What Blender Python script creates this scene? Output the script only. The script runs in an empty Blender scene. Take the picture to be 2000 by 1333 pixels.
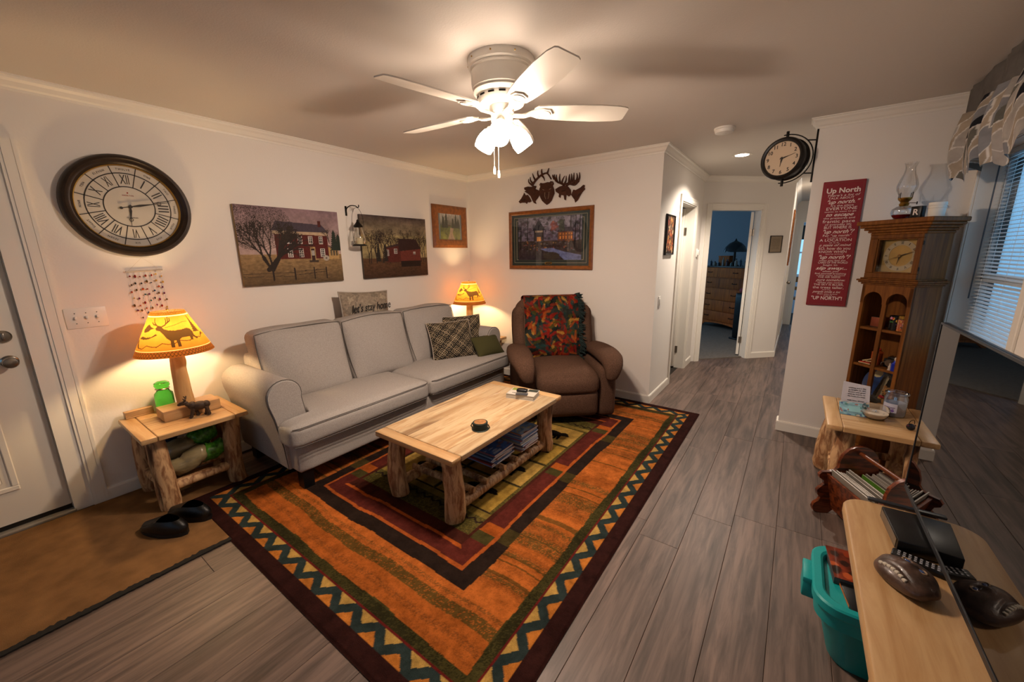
import bpy, bmesh, math, random
import numpy as np
from mathutils import Vector, Matrix, Euler
R = math.radians
scene = bpy.context.scene
COL = scene.collection

# ------------------------------------------------------------------ camera
cam_d = bpy.data.cameras.new('camera'); cam = bpy.data.objects.new('camera', cam_d); COL.objects.link(cam)
cam_d.sensor_fit = 'HORIZONTAL'; cam_d.sensor_width = 36.0; cam_d.lens = 765.74 / 2000 * 36.0
cam_d.clip_start = 0.02; cam_d.clip_end = 200
def _cam_matrix(loc, yaw, pitch, roll):
    f = Vector((math.sin(yaw)*math.cos(pitch), math.cos(yaw)*math.cos(pitch), -math.sin(pitch)))
    r = Vector((math.cos(yaw), -math.sin(yaw), 0)); u = r.cross(f)
    r2 = r*math.cos(roll) + u*math.sin(roll); u2 = -r*math.sin(roll) + u*math.cos(roll)
    m = Matrix((r2, u2, -f)).transposed().to_4x4(); m.translation = Vector(loc); return m
cam.matrix_world = _cam_matrix((3.4319, -3.8651, 1.5049), -0.6247, 0.2181, -0.0137)
scene.camera = cam

# ------------------------------------------------------------------ world, exposure
w = bpy.data.worlds.new('sky'); scene.world = w; w.use_nodes = True
bg = w.node_tree.nodes['Background']; bg.inputs[0].default_value = (0.30, 0.62, 0.95, 1); bg.inputs[1].default_value = 1.45
vs = scene.view_settings
vs.view_transform = 'Standard'; vs.look = 'None'; vs.gamma = 1.0; vs.use_curve_mapping = False; vs.exposure = 0.06
FAN_E = 58.0       # glow of the fan's frosted shades
FAN_M = 960.0      # open mouths of the shades, bulbs showing
LAMP_W = 25.0      # bulbs of the two log lamps
HALL_W = 150.0      # recessed hall light
WARM = (1.0, 0.79, 0.63); WARMER = (1.0, 0.68, 0.34); HALLC = (1.0, 0.86, 0.72)

# ------------------------------------------------------------------ colour helpers
def lin(c):
    return c/12.92 if c <= 0.04045 else ((c+0.055)/1.055)**2.4
def hx(h):
    h = h.lstrip('#'); return tuple(lin(int(h[i:i+2], 16)/255) for i in (0, 2, 4))
MATS = {}
def _nt(name):
    m = bpy.data.materials.new(name); m.use_nodes = True; nt = m.node_tree
    return m, nt, nt.nodes['Principled BSDF']
def _n(nt, t, **kw):
    n = nt.nodes.new(t)
    for k, v in kw.items():
        if k.startswith('i_'):
            n.inputs[k[2:].replace('_', ' ')].default_value = v
        else: setattr(n, k, v)
    return n
def mat(name, col, rough=0.6, metal=0.0, bump=0.0, bscale=200.0, var=0.0, vscale=6.0, spec=0.5, coat=0.0, stretch=None, trans=0.0, ior=1.45, alpha=1.0, sheen=0.0):
    if name in MATS: return MATS[name]
    if isinstance(col, str): col = hx(col)
    m, nt, p = _nt(name); L = nt.links
    p.inputs['Base Color'].default_value = (*col, 1); p.inputs['Roughness'].default_value = rough
    p.inputs['Metallic'].default_value = metal; p.inputs['Specular IOR Level'].default_value = spec
    p.inputs['Coat Weight'].default_value = coat; p.inputs['IOR'].default_value = ior
    p.inputs['Transmission Weight'].default_value = trans; p.inputs['Sheen Weight'].default_value = sheen
    tc = _n(nt, 'ShaderNodeTexCoord'); src = tc.outputs['Object']
    if stretch:
        mp = _n(nt, 'ShaderNodeMapping'); mp.inputs['Scale'].default_value = stretch; L.new(src, mp.inputs['Vector']); src = mp.outputs['Vector']
    if var > 0:
        nz = _n(nt, 'ShaderNodeTexNoise', i_Scale=vscale, i_Detail=5.0); L.new(src, nz.inputs['Vector'])
        mr = _n(nt, 'ShaderNodeMapRange'); mr.inputs['From Min'].default_value = 0.3; mr.inputs['From Max'].default_value = 0.7
        mr.inputs['To Min'].default_value = 1-var; mr.inputs['To Max'].default_value = 1+var*0.6
        L.new(nz.outputs['Fac'], mr.inputs['Value'])
        mx = _n(nt, 'ShaderNodeVectorMath', operation='SCALE'); mx.inputs[0].default_value = col
        L.new(mr.outputs['Result'], mx.inputs['Scale']); L.new(mx.outputs['Vector'], p.inputs['Base Color'])
    if bump > 0:
        nb = _n(nt, 'ShaderNodeTexNoise', i_Scale=bscale, i_Detail=3.0); L.new(src, nb.inputs['Vector'])
        b = _n(nt, 'ShaderNodeBump'); b.inputs['Strength'].default_value = bump; b.inputs['Distance'].default_value = 0.004
        L.new(nb.outputs['Fac'], b.inputs['Height']); L.new(b.outputs['Normal'], p.inputs['Normal'])
    MATS[name] = m; return m
def wood(name, c1, c2, c3=None, scale=(1, 14, 14), rough=0.5, nscale=3.0, knots=0.0, coat=0.0, rnd=True, bump=0.15, lo=.32, hi=.62, spec=.5):
    """streaky grain running along local x (scale small on the grain axis)"""
    if name in MATS: return MATS[name]
    m, nt, p = _nt(name); L = nt.links
    c1, c2 = hx(c1), hx(c2); c3 = hx(c3) if c3 else c2
    tc = _n(nt, 'ShaderNodeTexCoord'); src = tc.outputs['Object']
    if rnd:
        oi = _n(nt, 'ShaderNodeObjectInfo'); ad = _n(nt, 'ShaderNodeVectorMath', operation='ADD')
        sc = _n(nt, 'ShaderNodeMath', operation='MULTIPLY'); sc.inputs[1].default_value = 37.0
        L.new(oi.outputs['Random'], sc.inputs[0]); L.new(src, ad.inputs[0]); L.new(sc.outputs[0], ad.inputs[1]); src = ad.outputs['Vector']
    mp = _n(nt, 'ShaderNodeMapping'); mp.inputs['Scale'].default_value = scale; L.new(src, mp.inputs['Vector'])
    n1 = _n(nt, 'ShaderNodeTexNoise', i_Scale=nscale, i_Detail=6.0, i_Roughness=0.62, i_Distortion=0.6); L.new(mp.outputs['Vector'], n1.inputs['Vector'])
    n2 = _n(nt, 'ShaderNodeTexNoise', i_Scale=nscale*0.33, i_Detail=3.0, i_Distortion=1.2); L.new(mp.outputs['Vector'], n2.inputs['Vector'])
    r1 = _n(nt, 'ShaderNodeValToRGB'); e = r1.color_ramp.elements
    e[0].position = lo; e[0].color = (*c2, 1); e[1].position = hi; e[1].color = (*c1, 1)
    L.new(n1.outputs['Fac'], r1.inputs['Fac'])
    r2 = _n(nt, 'ShaderNodeValToRGB'); e = r2.color_ramp.elements
    e[0].position = 0.56; e[0].color = (0, 0, 0, 1); e[1].position = 0.72; e[1].color = (1, 1, 1, 1)
    L.new(n2.outputs['Fac'], r2.inputs['Fac'])
    mx = _n(nt, 'ShaderNodeMix', data_type='RGBA'); mx.inputs['B'].default_value = (*c3, 1)
    fm = _n(nt, 'ShaderNodeMath', operation='MULTIPLY'); fm.inputs[1].default_value = 0.55 + knots
    L.new(r2.outputs['Color'], fm.inputs[0]); L.new(fm.outputs[0], mx.inputs['Factor']); L.new(r1.outputs['Color'], mx.inputs['A'])
    outc = mx.outputs['Result']
    if rnd:
        hv = _n(nt, 'ShaderNodeHueSaturation'); mr = _n(nt, 'ShaderNodeMapRange'); mr.inputs['To Min'].default_value = 0.82; mr.inputs['To Max'].default_value = 1.12
        L.new(oi.outputs['Random'], mr.inputs['Value']); L.new(mr.outputs['Result'], hv.inputs['Value']); L.new(outc, hv.inputs['Color']); outc = hv.outputs['Color']
    L.new(outc, p.inputs['Base Color']); p.inputs['Roughness'].default_value = rough; p.inputs['Coat Weight'].default_value = coat; p.inputs['Specular IOR Level'].default_value = spec
    b = _n(nt, 'ShaderNodeBump'); b.inputs['Strength'].default_value = bump; b.inputs['Distance'].default_value = 0.002
    L.new(n1.outputs['Fac'], b.inputs['Height']); L.new(b.outputs['Normal'], p.inputs['Normal'])
    MATS[name] = m; return m
def vcol(name, rough=0.8, bump=0.0, bscale=400.0, translucent=0.0, coat=0.0, spec=0.3, fuzz=0.0, fscale=300.0):
    """material that reads the painted colour attribute 'Col'"""
    if name in MATS: return MATS[name]
    m, nt, p = _nt(name); L = nt.links
    a = _n(nt, 'ShaderNodeAttribute', attribute_name='Col'); out = a.outputs['Color']
    tc = _n(nt, 'ShaderNodeTexCoord')
    if fuzz > 0:
        nz = _n(nt, 'ShaderNodeTexNoise', i_Scale=fscale, i_Detail=2.0); L.new(tc.outputs['Object'], nz.inputs['Vector'])
        mr = _n(nt, 'ShaderNodeMapRange'); mr.inputs['From Min'].default_value = 0.25; mr.inputs['From Max'].default_value = 0.75
        mr.inputs['To Min'].default_value = 1-fuzz; mr.inputs['To Max'].default_value = 1+fuzz
        L.new(nz.outputs['Fac'], mr.inputs['Value'])
        s = _n(nt, 'ShaderNodeVectorMath', operation='SCALE'); L.new(out, s.inputs[0]); L.new(mr.outputs['Result'], s.inputs['Scale']); out = s.outputs['Vector']
    L.new(out, p.inputs['Base Color']); p.inputs['Roughness'].default_value = rough; p.inputs['Coat Weight'].default_value = coat
    p.inputs['Specular IOR Level'].default_value = spec
    if bump > 0:
        nb = _n(nt, 'ShaderNodeTexNoise', i_Scale=bscale, i_Detail=2.0); L.new(tc.outputs['Object'], nb.inputs['Vector'])
        b = _n(nt, 'ShaderNodeBump'); b.inputs['Strength'].default_value = bump; b.inputs['Distance'].default_value = 0.004
        L.new(nb.outputs['Fac'], b.inputs['Height']); L.new(b.outputs['Normal'], p.inputs['Normal'])
    if translucent > 0:
        t = _n(nt, 'ShaderNodeBsdfTranslucent'); L.new(out, t.inputs['Color'])
        mx = _n(nt, 'ShaderNodeMixShader'); mx.inputs[0].default_value = translucent
        L.new(p.outputs[0], mx.inputs[1]); L.new(t.outputs[0], mx.inputs[2])
        L.new(mx.outputs[0], nt.nodes['Material Output'].inputs['Surface'])
    MATS[name] = m; return m
def emit(name, col, strength):
    if name in MATS: return MATS[name]
    m, nt, p = _nt(name); p.inputs['Base Color'].default_value = (*col, 1)
    p.inputs['Emission Color'].default_value = (*col, 1); p.inputs['Emission Strength'].default_value = strength
    MATS[name] = m; return m
def glass(name, col=(1, 1, 1), rough=0.02, ior=1.45):
    return mat(name, col, rough=rough, trans=1.0, ior=ior)
def thin_glass(name, col=(1, 1, 1), refl=0.12, k=0.5):
    """pane: mostly see-through with a gloss"""
    if name in MATS: return MATS[name]
    m, nt, p = _nt(name); L = nt.links
    t = _n(nt, 'ShaderNodeBsdfTransparent'); t.inputs[0].default_value = (*col, 1)
    g = _n(nt, 'ShaderNodeBsdfGlossy'); g.inputs['Roughness'].default_value = 0.02
    lw = _n(nt, 'ShaderNodeLayerWeight'); lw.inputs['Blend'].default_value = 0.25
    ad = _n(nt, 'ShaderNodeMath', operation='MULTIPLY_ADD'); ad.inputs[1].default_value = k; ad.inputs[2].default_value = refl*0.3
    L.new(lw.outputs['Fresnel'], ad.inputs[0])
    mx = _n(nt, 'ShaderNodeMixShader'); L.new(ad.outputs[0], mx.inputs[0]); L.new(t.outputs[0], mx.inputs[1]); L.new(g.outputs[0], mx.inputs[2])
    L.new(mx.outputs[0], nt.nodes['Material Output'].inputs['Surface'])
    MATS[name] = m; return m

# ------------------------------------------------------------------ object helpers
def tag(o, label=None, cat=None, group=None, kind=None):
    if label: o['label'] = label
    if cat: o['category'] = cat
    if group: o['group'] = group
    if kind: o['kind'] = kind
    return o
def thing(name, label, cat, loc=(0, 0, 0), rz=0.0, group=None, kind=None):
    o = bpy.data.objects.new(name, None); o.empty_display_size = 0.05; COL.objects.link(o)
    o.location = loc; o.rotation_euler = (0, 0, rz)
    return tag(o, label, cat, group, kind)
def link(name, me, m, parent=None, loc=None, rot=None):
    if m is not None and not me.materials: me.materials.append(m)
    o = bpy.data.objects.new(name, me); COL.objects.link(o)
    if parent: o.parent = parent
    if loc is not None: o.location = loc
    if rot is not None: o.rotation_euler = rot
    return o
def dup(root, loc, rz=None, label=None, group=None):
    r = root.copy(); COL.objects.link(r); r.location = loc
    if rz is not None: r.rotation_euler = (0, 0, rz)
    if label: r['label'] = label
    if group: r['group'] = group
    for ch in list(root.children):
        c = ch.copy(); COL.objects.link(c); c.parent = r
        for g in list(ch.children):
            d = g.copy(); COL.objects.link(d); d.parent = c
    return r
class B:
    """collects shapes, builds ONE mesh"""
    def __init__(s): s.v = []; s.f = []
    def add(s, vs, fs):
        k = len(s.v); s.v += [tuple(p) for p in vs]; s.f += [tuple(i+k for i in f) for f in fs]; return s
    def bmesh(s, bm, mtx=None):
        bm.verts.index_update()
        s.add([(mtx @ v.co if mtx else v.co)[:] for v in bm.verts], [[v.index for v in f.verts] for f in bm.faces]); bm.free(); return s
    def box(s, x0, x1, y0, y1, z0, z1, bev=0.0, seg=2, mtx=None):
        bm = bmesh.new(); bmesh.ops.create_cube(bm, size=1.0)
        for v in bm.verts: v.co = Vector((x0+(v.co.x+.5)*(x1-x0), y0+(v.co.y+.5)*(y1-y0), z0+(v.co.z+.5)*(z1-z0)))
        if bev > 0: bmesh.ops.bevel(bm, geom=bm.edges[:], offset=bev, segments=seg, affect='EDGES', profile=0.5)
        return s.bmesh(bm, mtx)
    def lathe(s, prof, seg=24, c=(0, 0, 0), axis='z', mtx=None, cap=True):
        vs = []; fs = []; n = len(prof)
        for r, z in prof:
            for k in range(seg):
                a = 2*math.pi*k/seg; x, y = r*math.cos(a), r*math.sin(a)
                p = {'z': (x, y, z), 'y': (x, z, y), 'x': (z, x, y)}[axis]
                p = Vector(p) + Vector(c)
                vs.append(mtx @ p if mtx else p)
        for i in range(n-1):
            for k in range(seg):
                a, b = i*seg+k, i*seg+(k+1) % seg
                q = (a, b, b+seg, a+seg); fs.append(q if axis != 'y' else q[::-1])
        if cap:
            if prof[0][0] > 1e-5: fs.append(tuple(range(seg))[::-1])
            if prof[-1][0] > 1e-5: fs.append(tuple(range((n-1)*seg, n*seg)))
        return s.add(vs, fs)
    def tube(s, pts, r, seg=8, cap=True, closed=False):
        pts = [Vector(p) for p in pts]; n = len(pts)
        rr = r if isinstance(r, (list, tuple)) else [r]*n
        t0 = (pts[1]-pts[0]).normalized(); u = t0.orthogonal().normalized(); vs = []; fs = []
        for i in range(n):
            if closed: t = (pts[(i+1) % n]-pts[i-1]).normalized()
            else: t = ((pts[min(i+1, n-1)]-pts[max(i-1, 0)])).normalized()
            u = (u - t*u.dot(t)).normalized(); w_ = t.cross(u)
            for k in range(seg):
                a = 2*math.pi*k/seg; vs.append(pts[i]+(u*math.cos(a)+w_*math.sin(a))*rr[i])
        m = n if closed else n-1
        for i in range(m):
            for k in range(seg):
                a, b = i*seg+k, i*seg+(k+1) % seg; j = ((i+1) % n)*seg
                fs.append((a, b, j+(k+1) % seg, j+k))
        if cap and not closed:
            fs.append(tuple(range(seg))[::-1]); fs.append(tuple(range((n-1)*seg, n*seg)))
        return s.add(vs, fs)
    def prism(s, poly, h0, h1, fn=lambda u, v, w: (u, v, w)):
        """polygon in (u,v) extruded over w"""
        n = len(poly); a = sum(poly[i][0]*poly[(i+1) % n][1]-poly[(i+1) % n][0]*poly[i][1] for i in range(n))
        if a < 0: poly = poly[::-1]
        vs = [fn(u, v, h0) for u, v in poly]+[fn(u, v, h1) for u, v in poly]
        fs = [tuple(range(n))[::-1], tuple(range(n, 2*n))]+[(i, (i+1) % n, n+(i+1) % n, n+i) for i in range(n)]
        return s.add(vs, fs)
    def log(s, p0, p1, r0, r1, seed=0, seg=14, rings=12, bend=0.012, wob=0.07):
        rnd = random.Random(seed); p0, p1 = Vector(p0), Vector(p1); d = (p1-p0); t = d.normalized(); u = t.orthogonal().normalized(); v = t.cross(u)
        a1, a2, b1 = rnd.uniform(0, 6.28), rnd.uniform(0, 6.28), rnd.uniform(-1, 1); kn = [(rnd.random(), rnd.uniform(0, 6.28)) for _ in range(3)]
        vs = []; fs = []
        for i in range(rings+1):
            q = i/rings; c = p0+d*q+(u*math.cos(a1)+v*math.sin(a1))*bend*math.sin(q*math.pi*1.3)*b1; r = r0+(r1-r0)*q
            if i == 0 or i == rings: r *= 0.93
            for k in range(seg):
                a = 2*math.pi*k/seg
                w_ = 1+wob*(0.5*math.sin(2*a+a2+q*2)+0.4*math.sin(3*a+q*5+a1)+0.3*math.sin(q*17+a))
                for kq, ka in kn: w_ += 0.14*math.exp(-((q-kq)/0.05)**2-((math.sin((a-ka)/2))/0.25)**2)
                vs.append(c+(u*math.cos(a)+v*math.sin(a))*r*w_)
        for i in range(rings):
            for k in range(seg):
                a, b = i*seg+k, i*seg+(k+1) % seg; fs.append((a, b, b+seg, a+seg))
        fs.append(tuple(range(seg))[::-1]); fs.append(tuple(range(rings*seg, (rings+1)*seg)))
        return s.add(vs, fs)
    def cushion(s, x0, x1, y0, y1, z0, z1, r=0.05, n=10, bulge=(0, 0, 0), mtx=None, fn=None):
        """rounded box with bulging faces"""
        c = Vector(((x0+x1)/2, (y0+y1)/2, (z0+z1)/2)); h = Vector(((x1-x0)/2, (y1-y0)/2, (z1-z0)/2))
        bm = bmesh.new(); bmesh.ops.create_cube(bm, size=2.0)
        bmesh.ops.subdivide_edges(bm, edges=bm.edges[:], cuts=n, use_grid_fill=True)
        for v in bm.verts:
            q = Vector((max(-1, min(1, v.co.x)), max(-1, min(1, v.co.y)), max(-1, min(1, v.co.z))))
            # push samples towards the rims
            q = Vector([math.sin(a*math.pi/2)*0.55+a*0.45 for a in q])
            p = Vector((q.x*h.x, q.y*h.y, q.z*h.z)); i = Vector([max(-(h[k]-r), min(h[k]-r, p[k])) for k in range(3)])
            d = p-i; p = i+d.normalized()*r if d.length > 1e-9 else p
            o = Vector((0, 0, 0))
            for k in range(3):
                if bulge[k]:
                    a, b = [j for j in range(3) if j != k]
                    o[k] = bulge[k]*q[k]*(1-q[a]**2)*(1-q[b]**2)
            p = c+p+o
            v.co = Vector(fn(p)) if fn else p
        return s.bmesh(bm, mtx)
    def grid(s, nu, nv, fn):
        vs = [fn(i/nu, j/nv) for j in range(nv+1) for i in range(nu+1)]
        fs = [(j*(nu+1)+i, j*(nu+1)+i+1, (j+1)*(nu+1)+i+1, (j+1)*(nu+1)+i) for j in range(nv) for i in range(nu)]
        return s.add(vs, fs)
    def ball(s, c, r, sub=2, sc=(1, 1, 1), mtx=None):
        bm = bmesh.new(); bmesh.ops.create_icosphere(bm, subdivisions=sub, radius=1.0)
        for v in bm.verts: v.co = Vector((c[0]+v.co.x*r*sc[0], c[1]+v.co.y*r*sc[1], c[2]+v.co.z*r*sc[2]))
        return s.bmesh(bm, mtx)
    def mesh(s, name, smooth=35):
        me = bpy.data.meshes.new(name); me.from_pydata(s.v, [], s.f); me.update()
        if smooth:
            me.polygons.foreach_set('use_smooth', [True]*len(me.polygons))
            if smooth < 180: me.set_sharp_from_angle(angle=R(smooth))
        return me
    def build(s, name, m, parent=None, smooth=35, loc=None, rot=None):
        return link(name, s.mesh(name, smooth), m, parent, loc, rot)
def box(name, m, parent, x0, x1, y0, y1, z0, z1, bev=0.0, **k):
    return B().box(x0, x1, y0, y1, z0, z1, bev).build(name, m, parent, **k)
def struct(o): o['kind'] = 'structure'; return o
def lcol(me, cols):
    a = me.color_attributes.new('Col', 'FLOAT_COLOR', 'POINT'); c = np.ones((len(me.vertices), 4), np.float32); c[:, :3] = cols
    a.data.foreach_set('color', c.ravel())
# ---- text as mesh
_tx = {}
def text_mesh(body, size, shear=0.0, align='CENTER', width=1.0, bold=0.0, spacing=1.0, depth=0.0004):
    cu = bpy.data.curves.new('txt', 'FONT'); cu.body = body; cu.size = size; cu.shear = shear; cu.align_x = align; cu.align_y = 'CENTER'
    cu.offset = bold; cu.space_character = spacing; cu.extrude = depth; cu.resolution_u = 3
    o = bpy.data.objects.new('txt', cu); me = bpy.data.meshes.new_from_object(o); bpy.data.objects.remove(o); bpy.data.curves.remove(cu)
    if width != 1.0:
        for v in me.vertices: v.co.x *= width
    return me
def text(name, body, size, m, parent, mtx, fit=None, **k):
    """lettering laid flat in the local xy plane of mtx; fit = wanted width"""
    me = text_mesh(body, size, **k); me.materials.clear()
    if fit and len(me.vertices):
        xs = [v.co.x for v in me.vertices]; wd = max(xs)-min(xs)
        for v in me.vertices: v.co.x *= fit/wd
    me.transform(mtx); me.update(); return link(name, me, m, parent)
# ---- painted canvas (numpy raster -> colour attribute of a grid mesh)
class Canvas:
    def __init__(s, w, h, nx, ny, base='#888888'):
        s.w, s.h, s.nx, s.ny = w, h, nx, ny
        s.X, s.Y = np.meshgrid(np.linspace(0, w, nx+1), np.linspace(0, h, ny+1)); s.C = np.zeros((ny+1, nx+1, 3), np.float32); s.C[:] = hx(base)
    def put(s, mask, col, a=1.0):
        c = np.array(hx(col) if isinstance(col, str) else col, np.float32); m = (mask.astype(np.float32)*a)[..., None]; s.C = s.C*(1-m)+c*m
    def inside(s, poly):
        x, y = s.X, s.Y; ins = np.zeros(x.shape, bool); n = len(poly)
        for i in range(n):
            x0, y0 = poly[i]; x1, y1 = poly[(i+1) % n]
            if y0 == y1: continue
            c = ((y0 > y) != (y1 > y)) & (x < (x1-x0)*(y-y0)/(y1-y0)+x0); ins ^= c
        return ins
    def poly(s, pts, col, a=1.0): s.put(s.inside(pts), col, a)
    def rect(s, x0, x1, y0, y1, col, a=1.0): s.put((s.X >= x0) & (s.X <= x1) & (s.Y >= y0) & (s.Y <= y1), col, a)
    def ell(s, x, y, rx, ry, col, a=1.0): s.put(((s.X-x)/rx)**2+((s.Y-y)/ry)**2 <= 1, col, a)
    def line(s, x0, y0, x1, y1, w0, col, w1=None, a=1.0):
        w1 = w0 if w1 is None else w1; dx, dy = x1-x0, y1-y0; l2 = dx*dx+dy*dy+1e-12; m = max(w0, w1)
        i0, i1 = [int(min(max(v/s.w*s.nx, 0), s.nx+1)) for v in (min(x0, x1)-m, max(x0, x1)+m+s.w/s.nx*2)]; j0, j1 = [int(min(max(v/s.h*s.ny, 0), s.ny+1)) for v in (min(y0, y1)-m, max(y0, y1)+m+s.h/s.ny*2)]
        if i1 <= i0 or j1 <= j0: return
        X, Y = s.X[j0:j1, i0:i1], s.Y[j0:j1, i0:i1]; t = np.clip(((X-x0)*dx+(Y-y0)*dy)/l2, 0, 1); k = np.hypot(X-x0-t*dx, Y-y0-t*dy) <= (w0+(w1-w0)*t)/2
        c = np.array(hx(col), np.float32); q = s.C[j0:j1, i0:i1]; q[k] = q[k]*(1-a)+c*a
    def grad(s, y0, y1, c0, c1, x0=None, x1=None):
        t = np.clip((s.Y-y0)/(y1-y0), 0, 1)[..., None]; c = np.array(hx(c0))*(1-t)+np.array(hx(c1))*t
        m = (s.Y >= y0) & (s.Y <= y1)
        if x0 is not None: m &= (s.X >= x0) & (s.X <= x1)
        s.C[m] = c[m]
    def noise(s, amt, scale=0.02, seed=0, aniso=(1, 1), mask=None):
        rs = np.random.RandomState(seed); tot = 0
        for k, sc in enumerate((scale, scale/2.3, scale/5)):
            gx, gy = int(s.w/sc*aniso[0])+3, int(s.h/sc*aniso[1])+3; g = rs.rand(gy, gx)
            fx = s.X/s.w*(gx-2); fy = s.Y/s.h*(gy-2); ix = fx.astype(int); iy = fy.astype(int); fx = fx-ix; fy = fy-iy
            fx = fx*fx*(3-2*fx); fy = fy*fy*(3-2*fy)
            n = (g[iy, ix]*(1-fx)+g[iy, ix+1]*fx)*(1-fy)+(g[iy+1, ix]*(1-fx)+g[iy+1, ix+1]*fx)*fy
            tot = tot+(n-.5)*(1, .6, .4)[k]
        if mask is None: s.C *= (1+amt*2*tot)[..., None]
        else: s.C[mask] *= (1+amt*2*tot)[..., None][mask]
        s.C = np.clip(s.C, 0, 1); return tot
    def tree(s, x, y, L, ang, wd, col, rnd, depth=7, spread=0.5, shrink=0.78):
        x1, y1 = x+L*math.cos(ang), y+L*math.sin(ang); s.line(x, y, x1, y1, wd, col, wd*.7)
        if depth > 0:
            for k in range(2 if rnd.random() < .8 else 3): s.tree(x1, y1, L*shrink*rnd.uniform(.75, 1.1), ang+rnd.uniform(-spread, spread), wd*.68, col, rnd, depth-1, spread, shrink)
    def mesh(s, name, fn, smooth=180):
        """fn(X,Y arrays)->Nx3 positions"""
        P = fn(s.X, s.Y).reshape(-1, 3); nx, ny = s.nx, s.ny; me = bpy.data.meshes.new(name)
        me.vertices.add(len(P)); me.vertices.foreach_set('co', P.astype(np.float32).ravel())
        i = np.arange(nx)[None, :]+np.arange(ny)[:, None]*(nx+1); q = np.stack([i, i+1, i+nx+2, i+nx+1], -1).reshape(-1, 4)
        me.loops.add(q.size); me.loops.foreach_set('vertex_index', q.ravel().astype(np.int32)); me.polygons.add(len(q))
        me.polygons.foreach_set('loop_start', np.arange(0, q.size, 4, dtype=np.int32)); me.update(calc_edges=True)
        me.polygons.foreach_set('use_smooth', [bool(smooth)]*len(q)); lcol(me, s.C.reshape(-1, 3)); return me
def st(*a): return np.stack(np.broadcast_arrays(*a), -1)

# ------------------------------------------------------------------ shared materials
WALL = mat('wall_paint', '#e6e0d8', 0.75, bump=0.12, bscale=90)
CEIL = mat('ceiling_paint', '#d3ccc3', 0.85, bump=0.2, bscale=130)
TRIM = mat('trim_paint', '#e9e3d8', 0.4)
PINE = wood('pine', '#c6a172', '#b08656', '#8c5f36', (1.2, 13, 13), 0.42, 2.2, coat=0.15)
PINEY = wood('pine_y', '#c6a172', '#b08656', '#8c5f36', (13, 1.2, 13), 0.42, 2.2, coat=0.15)
LOG = wood('log_bark', '#cba274', '#8a5c38', '#42260f', (20, 20, 4.5), 0.65, 1.7, knots=0.45, rnd=True, bump=0.7, lo=.42, hi=.58)
OAK = wood('oak', '#a8662c', '#7d4518', '#5f3210', (2, 26, 26), 0.4, 2.0, coat=0.2)
CLKW = wood('clock_wood', '#7a4a1c', '#5a3212', '#432408', (24, 24, 1.5), 0.55, 2.0, coat=0.0, spec=.18)
FABRIC = mat('sofa_fabric', '#a8a19b', 0.95, bump=0.6, bscale=600, var=0.2, vscale=190, spec=0.15)
PIPING = mat('piping', '#57524e', 0.9)
RECL = mat('recliner_suede', '#574033', 1.0, bump=0.7, bscale=230, var=0.38, vscale=150, spec=0.08)
BLK = mat('black_plastic', '#0b0b0c', 0.35); BLKM = mat('black_metal', '#17130f', 0.45, metal=0.5)
CHROME = mat('satin_nickel', '#9b948a', 0.25, metal=1.0); BRASS = mat('brass', '#b08a42', 0.3, metal=1.0)
WHITE = mat('white_plastic', '#e8e4dc', 0.35); WHITEM = mat('white_enamel', '#ece6da', 0.3)
BRONZE = mat('bronze_frame', '#2e221a', 0.35, metal=0.35, var=0.3, vscale=20)
PAPER = mat('paper', '#d6d2cc', 0.8)
INK = mat('dark_ink', '#1c1917', 0.6); RED_INK = mat('red_ink', '#8a1d1d', 0.6); CREAM_INK = mat('cream_ink', '#e6d8cf', 0.7)
# ================================================================== THE SETTING
XR = 4.28; W1 = 2.347; D1 = 1.893; CZ = 2.44
EA = (0.7140, 0.7001); EN = (-0.7001, 0.7140)          # along / behind the angled bedroom wall
def EW(t, d=0.0): return (W1+EA[0]*t+EN[0]*d, D1+EA[1]*t+EN[1]*d)
X2, Y2 = EW(1.319)
# ---- floor: slab + planks
floor = struct(box('floor', mat('underlay', '#2a241f', 0.9), None, -0.2, XR+0.2, -6.6, 8.0, -0.12, -0.004))
PLK = wood('vinyl_plank', '#746056', '#4a3d36', '#281f1b', (11, 0.9, 11), 0.48, 2.6, bump=0.15, lo=.34, hi=.63)
pw = 0.2025; pl = 1.22; pm = {}
def plank_mesh(x, y):
    k = (round(x, 3), round(y, 3))
    if k not in pm: pm[k] = B().box(0.0006, x-0.0006, 0.0006, y-0.0006, -0.004, 0, 0.0012, 1).mesh('plank', 30); pm[k].materials.append(PLK)
    return pm[k]
rnd = random.Random(4)
for i in range(-15, 6):
    xa = 3.096+i*pw; xb = xa+pw
    xa2, xb2 = max(xa, 0.0), min(xb, XR)
    if xb2-xa2 < 0.01: continue
    y = -5.35-rnd.random()*pl; ye = 0.02
    if xb > W1: ye = D1+(xb-W1)*0.98+0.25
    if xa > 3.2: ye = 6.0
    while y < ye-0.01:
        y1 = min(y+pl, ye); y0 = max(y, -5.3)
        if y1-y0 > 0.03:
            link('plank', plank_mesh(xb2-xa2, y1-y0), PLK, floor, (xa2, y0, 0))
        y = y1
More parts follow.
